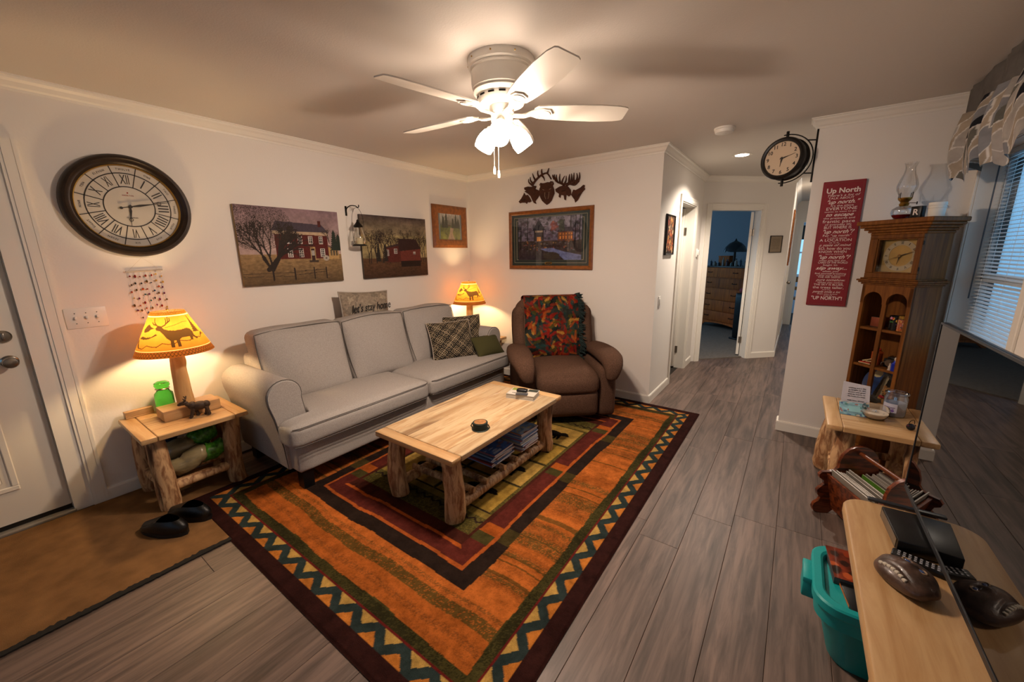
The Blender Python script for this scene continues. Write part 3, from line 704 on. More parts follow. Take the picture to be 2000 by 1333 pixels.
# ---------------------------------------------------------------- recliner
rec = thing('recliner', 'brown suede rocker recliner with padded arms in the corner', 'armchair', (1.625, -.58, RZ), R(41))
B().cushion(-.42, .42, -.36, .36, .03, .36, .05, 8).build('base', RECL, rec, 180)
B().cushion(-.275, .275, -.465, -.30, .055, .315, .06, 10, (0, .025, 0)).build('footrest', RECL, rec, 180)
B().cushion(-.285, .285, -.475, .20, .285, .475, .075, 14, (.0, .02, .035), fn=lambda p: (p.x, p.y, p.z-.03*max(0, (-.30-p.y)/.17)**2)).build('seat_cushion', RECL, rec, 180)
for s_ in (-1, 1):
    o = B().cushion(min(s_*.28, s_*.452), max(s_*.28, s_*.452), -.41, .36, .03, .50, .05, 8, (.01, .01, 0)).build('arm', RECL, rec, 180)
    path = smoothpath([(s_*.385, .32, .52), (s_*.395, .15, .555), (s_*.402, -.10, .575), (s_*.402, -.30, .57), (s_*.395, -.415, .55), (s_*.385, -.468, .49), (s_*.37, -.470, .415)], 5)
    n = len(path); ax = [(.085+.03*math.sin(math.pi*min(1, i/(n*.72))) if i < n*.72 else .085+.03*math.sin(math.pi*min(1, .9+.1*i/n))-.045*((i-n*.72)/(n*.28)), .062-.022*max(0, (i-n*.75)/(n*.25))) for i in range(n)]
    b2 = B(); oval(b2, path, ax, seg=20, ex=2.4); b2.build('arm_pad', RECL, o, 180)
def rb(p):
    q = (p.z-.40)/.66; wd = 1-.10*max(0, (q-.72)/.28)**2-.05*max(0, (.25-q))
    return (p.x*wd, p.y+.13*(p.z-.40)+.02*math.cos(q*9.5), p.z)
B().cushion(-.405, .34, .11, .30, .40, 1.055, .095, 18, (.0, .045, .015), fn=rb).build('backrest', RECL, rec, 180)
for s_ in (-1, 1):
    B().cushion(min(s_*.27, s_*.40)-.025, max(s_*.27, s_*.40)-.025, .09, .28, .52, .97, .055, 10, (.01, .01, .02), fn=rb).build('back_wing', RECL, rec, 180)
# throw
def leaf_cv(c, seed=5):
    rn = random.Random(seed); c.C[:] = hx('#2b2f2a'); c.noise(.5, .08, seed)
    cols = ('#8e2418', '#a5501f', '#b58538', '#6d1d16', '#24423e', '#4d4a1e', '#8c1f1a', '#7a2a18')
    for k in range(330):
        x, y = rn.uniform(0, c.w), rn.uniform(0, c.h); a = rn.uniform(0, 6.28); col = rn.choice(cols)
        for j in range(8):
            px, py = x+math.cos(a)*j*.0105, y+math.sin(a)*j*.0105
            for sg in (-1, 1): c.line(px, py, px+math.cos(a+sg*.75)*.024*(1-j*.07), py+math.sin(a+sg*.75)*.024*(1-j*.07), .0068, col, .003, a=.9)
    c.noise(.2, .01, 3)
th = thing('throw_blanket', 'autumn leaf throw with dark green fringe draped over the recliner', 'blanket', (1.625, -.58, RZ), R(41))
TL = 1.02; c = Canvas(.55, TL, 210, 380); leaf_cv(c); c.C *= .8
def throwf(X, Y):
    x = -.315+X; s_ = Y; L1 = .60
    z = np.where(s_ < L1, .445+s_*(.62/L1), 1.075); u = (x+.03)/.372
    q = (z-.40)/.66; vv = (z-.7275)/.3275
    bul = .045*(1-np.clip(u, -1, 1)**2)*(1-np.clip(vv, -1, 1)**2)
    yf = .11-bul+.13*(z-.40)+.02*np.cos(q*9.5)-.016+.006*np.sin(x*31+z*17)+.004*np.sin(z*45+x*9)
    yf = yf+.055*np.clip((s_-L1*.86)/(L1*.14), 0, 1)**2
    tt = np.clip((s_-L1)/.25, 0, 1); s3 = np.clip(s_-L1-.25, 0, 9)
    ytop = .11+.13*.66+.055-.02+tt*.185; zt = 1.068+.022*np.sin(tt*math.pi)-.02*tt-s3
    y = np.where(s_ < L1, yf, ytop); z2 = np.where(s_ < L1, z, zt)
    return st(x+.006*np.sin(s_*20), y, z2)
link('cloth', c.mesh('cloth', throwf), vcol('throw_knit', .97, bump=.5, bscale=380, spec=.05, fuzz=.2), th)
FR = mat('fringe_yarn', '#182624', .98); bl = B(); rn = random.Random(8)
for k in range(150):
    s_ = np.array([[rn.uniform(.02, .90)]]); p = Vector(throwf(np.array([[.547]]), s_)[0, 0]); q = p+Vector((rn.uniform(.01, .065), rn.uniform(-.045, .0), rn.uniform(-.05, .015)))
    bl.tube([p, (p+q)/2+Vector((0, -.012, .004)), q], [.007, .008, .005], 5)
bl.build('fringe', FR, th); bl = B()
for k in range(60):
    X0 = rn.uniform(.0, .55); p = Vector(throwf(np.array([[X0]]), np.array([[.003]]))[0, 0]); q = p+Vector((rn.uniform(-.01, .01), -.03, -.012+rn.uniform(-.004, .004)))
    bl.tube([p, q], [.005, .004], 5)
bl.build('fringe', FR, th)
# ---------------------------------------------------------------- log tables
SPALT = wood('spalted_pine', '#c4aa84', '#ab8860', '#6d4a2c', (11, 1.3, 11), .42, 2.0, knots=.3, coat=.12, lo=.38, hi=.55)
def log_table(name, label, x0, x1, y0, y1, zt, th, legs, legr, z0, sh, nb, endy=True, m=None, group=None, longs=None):
    t = wthing(name, label, 'table', ((x0+x1)/2, (y0+y1)/2, z0), group)
    top = B().box(x0+.02, x1-.02, y0+.02, y1-.02, zt-th, zt-th+.004).build('tabletop', m or SPALT, t)
    e = .075
    if endy:
        for (a, b) in ((y0, y0+e), (y1-e, y1)): B().box(x0, x1, a, b, zt-th, zt, .009, 2).build('end_board', PINE, top)
        for i in range(nb):
            xa = x0+(x1-x0)*i/nb; xb = x0+(x1-x0)*(i+1)/nb; B().box(xa, xb-.0006, y0+e+.0005, y1-e-.0005, zt-th, zt-.0003, .0025 if 0 < i < nb-1 else .004, 1).build('board', m or SPALT, top)
    else:
        for (a, b) in ((x0, x0+e), (x1-e, x1)): B().box(a, b, y0, y1, zt-th, zt, .009, 2).build('end_board', PINEY, top)
        for i in range(nb):
            ya = y0+(y1-y0)*i/nb; yb = y0+(y1-y0)*(i+1)/nb; B().box(x0+e+.0005, x1-e-.0005, ya, yb-.0006, zt-th, zt-.0003, .0025 if 0 < i < nb-1 else .004, 1).build('board', m or PINE, top)
    for i, (x, y, dx, dy) in enumerate(legs): B().log((x+dx, y+dy, z0), (x, y, zt-th+.002), legr*1.08, legr*.95, seed=11+i*7+int(abs(x0*40+y0*13)), bend=.02).build('leg', LOG, t, 60)
    for i, (p, q, r_) in enumerate(sh): B().log(p, q, r_, r_*.9, seed=50+i+len(name), seg=10, rings=9, bend=.01).build('rail', LOG, t, 60)
    return t
CT = .44
zs = .075; lx0, lx1, ly0, ly1 = 1.50, 1.985, -2.45, -1.435
rails = [((lx1, ly0+.03, zs), (lx1, ly1-.03, zs), .034), ((lx0, ly0+.03, zs), (lx0, ly1-.03, zs), .034)]
rails += [((lx0-.02, y, .118), (lx1+.02, y+.02, .118), .021) for i, y in enumerate((-2.31, -2.19, -2.0, -1.86, -1.70, -1.58))]
coffee = log_table('log_coffee_table', 'log coffee table with pale plank top in front of the sofa', 1.405, 2.068, -2.532, -1.33, CT, .036, [(lx0, ly0, .02, -.01), (lx1, ly0, 0, 0), (lx1, ly1, 0, 0), (lx0, ly1, 0, 0)], .056, RZ, rails, 6)
LT = .512
def side_rails(x0, x1, y0, y1, z):
    return [((x0, y0+.02, z), (x0, y1-.02, z), .03), ((x1, y0+.02, z), (x1, y1-.02, z), .032), ((x0+.02, y0, z+.03), (x1-.02, y0, z+.03), .026), ((x0+.02, y1, z+.03), (x1-.02, y1, z+.03), .026)] + [((x, y0, z+.035), (x, y1, z+.035), .024) for x in (x0+(x1-x0)*.33, x0+(x1-x0)*.66)]
log_table('log_end_table', 'log end table with lit lamp beside the entry door', .035, .565, -3.445, -2.905, LT, .032, [(.44, -3.365, .015, .005), (.435, -2.975, .01, -.015), (.10, -3.365, -.01, 0), (.10, -2.975, -.01, 0)], .05, .0075, side_rails(.10, .44, -3.37, -2.975, .13), 4, endy=True, m=PINEY)
log_table('log_end_table', 'log end table in the room corner between sofa and recliner', .06, .60, -.535, -.045, LT, .032, [(.50, -.47, 0, 0), (.50, -.11, 0, 0), (.13, -.47, 0, 0), (.13, -.11, 0, 0)], .045, .0, side_rails(.13, .50, -.47, -.11, .13), 4, endy=True, m=PINEY)
RT = .50
log_table('log_end_table', 'log end table holding candles in front of the tall clock', 3.68, 4.19, -1.035, -.45, RT, .034, [(3.77, -.54, -.03, .0), (3.785, -.93, -.02, .01), (4.10, -.93, 0, 0), (4.10, -.54, 0, 0)], .055, 0, side_rails(3.77, 4.10, -.92, -.54, .14)[:4], 4, endy=False)
# ---------------------------------------------------------------- TV stand
ST = .43
tvs = wthing('tv_stand', 'pale pine television bench with rounded corners', 'bench', (3.92, -2.4, 0))
poly = [];
for (cx, cy, a0) in ((4.04, -1.81, 0), (3.795, -1.81, 90), (3.795, -3.12, 180), (4.04, -3.12, 270)):
    for k in range(7): a = R(a0+k*15); poly.append((cx+.085*math.cos(a), cy+.085*math.sin(a)))
bl = B()
def ring(ins, z): return [(x+(3.917-x)*ins/.2, y+((-2.465)-y)*ins/.74, z) for x, y in poly]
lay = [(.012, ST-.045), (0, ST-.036), (0, ST-.009), (.004, ST-.002), (.010, ST)]; n = len(poly); vs = []; fs = []
for ins, z in lay: vs += ring(ins, z)
for i in range(len(lay)-1):
    for k in range(n): a, b = i*n+k, i*n+(k+1) % n; fs.append((a, b, b+n, a+n))
fs += [tuple(range(n))[::-1], tuple(range(4*n, 5*n))]; bl.add(vs, fs).build('bench_top', PINEY, tvs)
for (x, y) in ((3.80, -1.86), (4.05, -1.86), (3.80, -3.05), (4.05, -3.05)): B().log((x, y, 0), (x, y, ST-.044), .05, .045, seed=int(x*31+y*7), seg=12).build('leg', LOG, tvs, 60)
B().box(3.76, 4.06, -3.1, -2.40, .09, .115, .004).build('shelf', PINEY, tvs); B().box(3.745, 3.775, -2.62, -2.50, 0, ST-.045, .004).build('post', PINE, tvs)
# ---------------------------------------------------------------- television
tv = thing('television', 'flat black television with glossy screen standing on the bench', 'television', (3.918, -1.64, 0), R(0))
TVM = Matrix.Rotation(R(0.3), 4, 'Z')
def tvp(bl, name, m, par=tv):
    me = bl.mesh(name); me.transform(Matrix.Translation((0, 0, .495)) @ TVM); return link(name, me, m, par)
SCR = mat('tv_screen', '#040405', 0.012, spec=0.6)
cab = tvp(B().box(.004, .022, -1.28, 0, 0, .726, .004).box(.02, .06, -1.08, -.2, .06, .42, .01), 'cabinet', BLK)
tvp(B().box(0.0005, .004, -1.272, -.008, .018, .718), 'screen', SCR, cab)
bl = B()
for (a, b, c_, d) in ((-1.28, 0, 0, .018), (-1.28, 0, .718, .726), (-1.28, -1.272, 0, .726), (-.008, 0, 0, .726)): bl.box(-.002, .006, a, b, c_, d, .001, 1)
tvp(bl, 'bezel', mat('bezel', '#26272a', .4), cab)
for y, fx_ in ((-.075, -.12), (-1.18, -.12)):
    bl = B(); bl.box(fx_, .17, y-.013, y+.013, ST+.0005, ST+.012, .004).box(.028, .044, y-.018, y+.018, ST+.008, ST+.13, .002); bl.build('foot', mat('tv_foot', '#1b1d22', .35), tv); continue
    bl.tube([(fx_, y, ST+.008), (max(fx_, -.02), y, ST+.03), (max(.025, fx_), y, ST+.09)], [.009, .014, .014], 8).tube([(.025, y, ST+.09), (.16, y, ST+.009)], [.014, .009], 8); bl.build('foot', mat('tv_foot', '#1b1d22', .35), tv)
# ================================================================== ON THE WALLS AND CEILING
ML = Matrix(((0, 0, 1, 0), (1, 0, 0, 0), (0, 1, 0, 0), (0, 0, 0, 1)))      # u->+y, v->+z, w->+x  (left wall)
MBK = Matrix(((1, 0, 0, 0), (0, 0, -1, 0), (0, 1, 0, 0), (0, 0, 0, 1)))    # u->+x, v->+z, w->-y  (back / front walls)
MH = ML
ME = Matrix(((EA[0], 0, EA[1], 0), (EA[1], 0, -EA[0], 0), (0, 1, 0, 0), (0, 0, 0, 1)))
def wm(M, loc): return Matrix.Translation(loc) @ M
class F:
    """frame on a wall: build in (u,v,w) and map into the room"""
    def __init__(s, M, loc): s.M = wm(M, loc)
    def build(s, bl, name, m, parent, smooth=35):
        me = bl.mesh(name, smooth); me.transform(s.M); me.update(); return link(name, me, m, parent)
    def canvas(s, c, name, m, parent, u0, v0, w_, warp=None):
        me = c.mesh(name, lambda X, Y: st(X+u0, Y+v0, np.full_like(X, w_))); me.transform(s.M); return link(name, me, m, parent)
    def text(s, name, body, size, m, parent, u, v, w_, rot=0.0, **k):
        return text(name, body, size, m, parent, s.M @ Matrix.Translation((u, v, w_)) @ Matrix.Rotation(rot, 4, 'Z'), **k)
# ---------------------------------------------------------------- big roman clock
f = F(ML, (0, -3.163, 1.824)); ck = wthing('wall_clock', 'large round wall clock with roman numerals and dark bronze rim', 'clock', (0, -3.163, 1.824))
f.build(B().lathe([(.236, .010), (.240, .024), (.250, .030), (.256, .040), (.266, .043), (.276, .052), (.288, .050), (.297, .040), (.301, .026), (.302, .001), (.236, .001)], 72, cap=False), 'rim', BRONZE, ck)
f.build(B().lathe([(.2365, .0125), (.2395, .0265), (.242, .0275), (.244, .0262)], 72, cap=False), 'gold_ring', BRASS, ck)
DIAL = mat('clock_dial', '#b9b1a6', .6, var=.08, vscale=8)
dial = f.build(B().lathe([(0, .011), (.24, .011)], 72, cap=False), 'dial', DIAL, ck)
def annulus(r0, r1, w0, w1): return B().lathe([(r0, w0), (r0, w1), (r1, w1), (r1, w0)], 72, cap=False)
DK = mat('clock_ink', '#241c18', .6)
for r_ in (.118, .196): f.build(annulus(r_-.0028, r_+.0028, .011, .0122), 'dial_ring', DK, dial)
NUM = ('XII', 'I', 'II', 'III', 'IIII', 'V', 'VI', 'VII', 'VIII', 'IX', 'X', 'XI'); WORD = ('TWELVE', 'ONE', 'TWO', 'THREE', 'FOUR', 'FIVE', 'SIX', 'SEVEN', 'EIGHT', 'NINE', 'TEN', 'ELEVEN')
for k in range(12):
    a = -2*math.pi*k/12; u, v = -math.sin(a), math.cos(a); b_ = a+math.pi/12
    m_ = Matrix.Rotation(b_, 4, 'Z'); bl = B().box(-.0022, .0022, .118, .237, .011, .0122, mtx=m_); f.build(bl, 'divider', DK, dial, 0)
    n_ = NUM[k]; f.text('numeral', n_, .078, DK, dial, u*.157, v*.157, .0118, a, fit={1: .006, 2: .027, 3: .042, 4: .054}[len(n_)]*(1.0 if n_ not in ('V', 'X') else 4.6)*(.72 if n_ == 'II' else 1), bold=.0002)
    f.text('hour_word', WORD[k], .015, DK, dial, u*.2165, v*.2165, .0118, a, spacing=1.25)
f.text('maker_name', 'HAMILTON', .0105, RED_INK, dial, 0, .066, .0118); f.build(B().prism([(-.005, .082), (0, .077), (.005, .082), (0, .087)], .011, .0122), 'maker_mark', RED_INK, dial, 0)
f.text('maker_place', 'ESTABLISHED', .009, DK, dial, 0, -.066, .0118)
def hand(par, L_, wd, ang, w_, tail, ring=None, m=DK, name='hand'):
    mt = Matrix.Rotation(-ang, 4, 'Z'); bl = B(); bl.prism([(-wd*.35, -tail), (wd*.35, -tail), (wd*.35, 0), (wd, L_*.22), (wd*.3, L_*.55), (wd*.18, L_), (-wd*.18, L_), (-wd*.3, L_*.55), (-wd, L_*.22), (-wd*.35, 0)], w_, w_+.0015)
    bl.lathe([(0, w_-.001), (.009, w_-.001), (.009, w_+.003), (0, w_+.003)], 14)
    if ring:
        bl.tube([(ring[1]*math.cos(q), ring[0]+ring[1]*math.sin(q), w_+.0008) for q in np.linspace(0, 2*math.pi, 17)[:-1]], .0016, 5, closed=True)
    if tail > .02: bl.lathe([(0, w_-.0005), (.008, w_-.0005), (.008, w_+.002), (0, w_+.002)], 12, (0, -tail, 0))
    me = bl.mesh(name); me.transform(mt); return me
for nm, a in (('hour_hand', (.115, .006, R(186), .017, .012, (.078, .009))), ('minute_hand', (.205, .007, R(78), .021, .045, (.143, .010)))):
    me = hand(None, *a[:5], ring=a[5], name=nm); me.transform(f.M); link(nm, me, DK, ck)
# ---------------------------------------------------------------- triple switch, bead hanging
f = F(ML, (0, -3.463, 1.167)); sw = wthing('switch_plate', 'white three gang light switch plate beside the big clock', 'switch', (0, -3.463, 1.167))
f.build(B().box(-.088, .088, -.06, .06, 0, .006, .003), 'plate', WHITE, sw)
for u in (-.046, 0, .046):
    t_ = f.build(B().box(u-.005, u+.005, -.006, .012, .006, .018, .002), 'toggle', WHITE, sw)
    [f.build(B().lathe([(0, .0075), (.0025, .0075), (.003, .006)], 8, (u, v_, 0)), 'screw', CHROME, sw) for v_ in (.03, -.03)]
f = F(ML, (0, -3.16, 1.43)); wc = wthing('bead_hanging', 'string of coloured glass beads hanging from a clear bar', 'wall hanging', (0, -3.16, 1.43))
f.build(B().tube([(-.09, 0, .012), (.09, .006, .012)], .005, 8), 'bar', mat('acrylic_bar', '#a9a09a', .2), wc)
f.build(B().tube([(-.08, .002, .012), (0, .085, .006), (.08, .007, .012)], .0006, 4), 'cord', mat('cord_clear', '#b09a80', .5), wc)
BC = [mat('bead_%d' % i, c, .15) for i, c in enumerate(('#8c1a1a', '#20385e', '#b34a1a', '#6a4a1e', '#1e5a4a', '#c9a13a', '#7a1f4a', '#2d2b2a'))]
rn = random.Random(12)
for i in range(7):
    u = -.078+i*.026; L_ = .28+.03*(i % 3); f.build(B().tube([(u, 0, .012), (u, -L_, .012)], .0005, 4), 'string', MATS['cord_clear'], wc)
    y = -.02-rn.random()*.02
    while y > -L_:
        r_ = rn.uniform(.0045, .0065); f.build(B().ball((u+rn.uniform(-.006, .006), y, .012), r_, 1, (1, rn.uniform(.9, 1.9), 1)), 'bead', rn.choice(BC), wc); y -= rn.uniform(.03, .055)
# ---------------------------------------------------------------- canvas prints
PRINT = vcol('print_canvas', .7, bump=.15, bscale=600, spec=.25)
def windows(c, x, y, w_, h_, col='#cfc8c0'):
    c.rect(x, x+w_, y, y+h_, col); c.rect(x+w_*.12, x+w_*.88, y+h_*.06, y+h_*.94, '#3a3634')
    for q in (.5,): c.rect(x+w_*(q-.05), x+w_*(q+.05), y, y+h_, col)
    for q in (.25, .5, .75): c.rect(x, x+w_, y+h_*(q-.025), y+h_*(q+.025), col)
def canvas_print(label, y0, y1, z0, z1, c, side):
    f = F(ML, (0, y0, z0)); t = wthing('canvas_print', label, 'picture', (0, (y0+y1)/2, z0)); W_, H_ = y1-y0, z1-z0
    f.build(B().box(0, W_, 0, H_, 0.002, .028, .002, 1), 'stretcher', mat(side[0], side[1], .8), t); f.canvas(c, 'print', PRINT, t, .001, .001, .0286)
c = Canvas(.816, .603, 240, 178, '#8d7a78'); rn = random.Random(2)
c.grad(.22, .603, '#b59c94', '#826a70'); c.noise(.22, .12, 3); c.grad(0, .24, '#57452f', '#947852'); c.noise(.22, .03, 5, (1, 3), c.Y < .24)
c.rect(.26, .70, .20, .40, '#541e19'); c.noise(.16, .008, 6, mask=(c.Y > .2) & (c.Y < .4) & (c.X > .26) & (c.X < .70))
c.poly([(.245, .40), (.715, .395), (.70, .425), (.25, .43)], '#b39c80'); c.poly([(.24, .425), (.715, .42), (.655, .485), (.28, .50)], '#453c46'); c.rect(.625, .652, .465, .515, '#4b201b')
c.poly([(.70, .195), (.795, .20), (.795, .275), (.70, .305)], '#b08f5c'); c.poly([(.695, .30), (.80, .272), (.80, .282), (.70, .318)], '#6b564e')
for k in range(3): windows(c, .715+k*.025, .225, .018, .045, '#7a684c')
for x in (.35, .44, .53, .62): windows(c, x, .325, .036, .062)
for x in (.35, .44, .625): windows(c, x, .215, .038, .072)
c.rect(.535, .58, .185, .30, '#a58a5e'); c.rect(.542, .573, .185, .285, '#3a2420'); windows(c, .546, .23, .023, .04); c.rect(.52, .60, .17, .188, '#3d332b')
c.ell(.672, .205, .028, .024, '#a89e90'); c.ell(.672, .205, .009, .008, '#5c5148')
for x, h in ((.76, .16), (.80, .13)):
    for k in range(9): c.poly([(x-.05+.004*k, .27+h*k/9), (x+.05-.004*k, .27+h*k/9), (x, .27+h*(k+2)/9)], '#2c332a')
for k in range(3): c.tree(.715, .33, .04, math.pi/2+rn.uniform(-.3, .3), .006, '#41362f', rn, 5, .5)
for k in range(5): c.tree(.205+rn.uniform(-.02, .02), .12, .10, math.pi/2+rn.uniform(-.85, .7), .034 if k < 2 else .02, '#2a211c', rn, 8, .48, .80)
rs = np.random.RandomState(3); c.put((rs.rand(*c.X.shape) < .42) & (((c.X-.14)/.27)**2+((c.Y-.46)/.19)**2 < 1), '#332b24', .85)
for x in (.215, .385, .55, .66): c.line(x, .035, x, .125, .012, '#2b231e')
for k in range(2): c.line(0, .07+k*.02, .385, .06+k*.03, .003, '#2b231e'); c.line(.385, .07+k*.03, .66, .09+k*.02, .004, '#2b231e')
c.noise(.12, .015, 8)
canvas_print('canvas print of a red brick farmhouse behind a bare tree', -2.61, -1.794, 1.288, 1.892, c, ('canvas_edge_tan', '#8a744f'))
c = Canvas(.816, .603, 240, 178, '#6b5d49'); rn = random.Random(9)
c.grad(.18, .42, '#96855e', '#a39468'); c.grad(.42, .603, '#8b7c60', '#4a3d3c'); c.noise(.35, .14, 13, (1, 2)); c.grad(0, .19, '#3f2a1f', '#5c4029'); c.noise(.2, .03, 15, (1, 3), c.Y < .19)
for x in (.07, .15, .22, .30, .38, .60, .72, .78):
    for k in range(2): c.tree(x+rn.uniform(-.02, .02), .15, .075, math.pi/2+rn.uniform(-.2, .2), .012, '#332822', rn, 7, .42, .82)
c.poly([(.27, .15), (.47, .15), (.47, .335), (.45, .335), (.27, .29)], '#552520'); c.poly([(.24, .285), (.46, .32), (.46, .345), (.25, .30)], '#3a2a2a')
c.poly([(.45, .14), (.72, .15), (.72, .29), (.45, .26)], '#6a3229'); c.poly([(.43, .26), (.73, .285), (.665, .385), (.43, .39)], '#35211f'); c.rect(.45, .72, .10, .16, '#251915')
windows(c, .275, .215, .03, .06); windows(c, .37, .235, .04, .05); windows(c, .62, .225, .03, .03)
for x in (.18, .265):
    for k in range(8): c.poly([(x-.035+.003*k, .16+.16*k/8), (x+.035-.003*k, .16+.16*k/8), (x, .16+.16*(k+2)/8)], '#2a2420')
c.noise(.14, .014, 18)
canvas_print('canvas print of a dark red barn among bare trees', -1.572, -.756, 1.289, 1.893, c, ('canvas_edge_dark', '#4a4038'))
# ---------------------------------------------------------------- candle lantern on hook
hk = wthing('lantern_hook', 'black iron wall hook holding the small lantern', 'hook', (0, -1.686, 1.93)); 
bl = B().box(.001, .006, -1.695, -1.677, 1.87, 1.955, .002); bl.tube(smoothpath([(.004, -1.686, 1.90), (.02, -1.684, 1.935), (.06, -1.672, 1.955), (.11, -1.655, 1.95), (.13, -1.648, 1.935), (.142, -1.643, 1.945), (.14, -1.643, 1.958)], 5), .0045, 8); bl.build('arm', BLKM, hk)
ln = wthing('hanging_lantern', 'small glass candle lantern hanging between the two canvas prints', 'lantern', (.13, -1.66, 1.605)); lc = (.13, -1.66, 0)
bl = B(); bl.tube([(.13, -1.66+.058*math.cos(a), 1.80+.135*math.sin(a)) for a in np.linspace(0, math.pi, 15)], .0016, 5).tube([(.13, -1.718, 1.80), (.13, -1.718, 1.60)], .0018, 5).tube([(.13, -1.602, 1.80), (.13, -1.602, 1.60)], .0018, 5); bl.build('bail', BLKM, ln)
B().lathe([(.0, 1.835), (.010, 1.825), (.012, 1.812), (.024, 1.795), (.038, 1.778), (.042, 1.766), (.036, 1.762), (0, 1.762)], 20, lc).build('cap', BLKM, ln)
B().lathe([(.033, 1.765), (.038, 1.74), (.052, 1.70), (.058, 1.66), (.054, 1.625), (.046, 1.612)], 24, lc, cap=False).build('glass', thin_glass('lantern_glass', (.93, .92, .88), .3), ln)
B().lathe([(0, 1.598), (.062, 1.598), (.064, 1.606), (.05, 1.612), (0, 1.612)], 24, lc).build('base', BLKM, ln)
B().lathe([(0, 1.613), (.03, 1.613), (.03, 1.668), (.026, 1.670), (0, 1.667)], 18, lc).build('candle', mat('ivory_wax', '#d9cba8', .6), ln)
# ---------------------------------------------------------------- framed pictures
def frame(bl, W_, H_, wd, d, prof=((0, .5), (.3, 1), (.75, .8), (1, .45))):
    """mitred moulding"""
    pts = lambda t: [(t, t), (W_-t, t), (W_-t, H_-t), (t, H_-t)]; rows = [[(u, v, 0) for u, v in pts(0)]]+[[(u, v, d*h) for u, v in pts(wd*s_)] for s_, h in prof]+[[(u, v, .002) for u, v in pts(wd)]]
    vs = [p for r_ in rows for p in r_]; fs = []
    for i in range(len(rows)-1):
        for k in range(4): a, b = i*4+k, i*4+(k+1) % 4; fs.append((a, b, b+4, a+4))
    return bl.add(vs, fs)
OAKF = mat('oak_frame', '#8a4f1c', .35, var=.3, vscale=30, coat=.25, bump=.1, bscale=60)
GLZ = thin_glass('picture_glass', (.98, .98, .98), .1, .4)
def framed(label, M, loc, W_, H_, wd, d, c, cw, mats, group=None):
    f = F(M, loc); t = wthing('framed_picture', label, 'picture', loc)
    f.build(frame(B(), W_, H_, wd, d), 'frame', OAKF, t, 20)
    x = wd*.9
    f.build(B().box(x, W_-x, x, H_-x, .001, .005), 'backing', mat('mat_'+mats[0], mats[0], .85), t, 0)
    for k, (ins, col) in enumerate(mats[1:]): f.build(frame(B(), W_-2*(wd+ins), H_-2*(wd+ins), .005, .0062+.0004*k, ((0, 1), (1, 1))), 'mat_line', mat('matl_'+col, col, .6), t, 0).location = M @ Vector((wd+ins, wd+ins, 0))
    f.canvas(c, 'print', PRINT, t, (W_-c.w)/2+cw[0], (H_-c.h)/2+cw[1], .0068)
    f.build(B().box(wd*.95, W_-wd*.95, wd*.95, H_-wd*.95, d*.42, d*.42+.001), 'glazing', GLZ, t, 0); return t, f
c = Canvas(.33, .30, 70, 64, '#6a6a4a'); c.grad(.15, .30, '#4b5236', '#c9c4bc'); c.noise(.4, .05, 3); c.grad(0, .16, '#8c8c3c', '#59652f'); c.noise(.35, .04, 4, mask=c.Y < .16)
c.poly([(.11, 0), (.24, 0), (.20, .08), (.22, .13), (.19, .15), (.165, .14), (.15, .07)], '#b89a7c'); c.rect(.04, .17, .155, .175, '#5a4436')
for x, h in ((.05, .12), (.10, .15), (.26, .14), (.30, .10), (.21, .1)):
    for k in range(6): c.poly([(x-.035+.004*k, .14+h*k/6), (x+.035-.004*k, .14+h*k/6), (x, .14+h*(k+2)/6)], '#2b3320')
c.noise(.2, .02, 6)
framed('small oak framed photo of a garden path near the corner', ML, (.004, -.632, 1.59), .575, .482, .095, .024, c, (0, 0), ['#77807f', (.006, '#5c6668')])
c = Canvas(.80, .46, 200, 116, '#4a4450'); rn = random.Random(5)
c.grad(.2, .46, '#6d6478', '#8f8a9a'); c.noise(.3, .09, 2); c.grad(0, .21, '#2e2630', '#4a3c36'); c.noise(.4, .05, 4, mask=c.Y < .21)
for k in range(240): c.ell(rn.uniform(0, .8), rn.uniform(.22, .46), rn.uniform(.008, .024), rn.uniform(.006, .02), rn.choice(('#2b2a30', '#3c3244', '#4c3038', '#33372f', '#5a5468', '#7a7286')), .6)
for x in (.03, .12, .66, .72, .77): c.line(x, .12, x+.01, .46, .014, '#231f22', .008)
c.poly([(.21, .20), (.34, .20), (.34, .33), (.21, .33)], '#3c3336'); c.poly([(.19, .32), (.275, .44), (.36, .32)], '#2d2c36'); c.poly([(.52, .20), (.70, .20), (.70, .30), (.52, .30)], '#7a4c30'); c.poly([(.50, .295), (.56, .345), (.68, .345), (.72, .295)], '#393040')
[c.ell(.47+rn.gauss(0, .022), .36+rn.gauss(0, .024), .013, .012, rn.choice(('#8a4a44', '#6f3836', '#9a5a50')), .8) for k in range(40)]; [c.ell(.56+rn.gauss(0, .02), .37+rn.gauss(0, .028), .013, .014, rn.choice(('#3d4438', '#2f362c', '#4a5240')), .8) for k in range(40)]
for x in (.23, .25, .27, .29, .31): c.rect(x, x+.012, .30, .318, '#cbb494')
c.rect(.25, .30, .205, .25, '#d8994e')
for x in (.54, .575, .61, .645, .675): c.rect(x, x+.016, .22, .25, '#e0914a'); c.rect(x, x+.016, .265, .285, '#c9803e')
for k in range(60): c.ell(rn.uniform(.05, .75), rn.uniform(.1, .22), rn.uniform(.006, .014), rn.uniform(.004, .01), rn.choice(('#9a5a34', '#8a4a4a', '#5a4a60', '#a4804c', '#6a6a70')), .8)
c.poly([(.30, .12), (.45, .13), (.58, .09), (.8, .05), (.8, 0), (.60, .0), (.52, .06), (.36, .095)], '#6b76a4'); c.noise(.3, .03, 7); c.ell(.44, .045, .10, .04, '#3a332c')
c.poly([(.30, .145), (.57, .135), (.57, .155), (.30, .165)], '#3a2826')
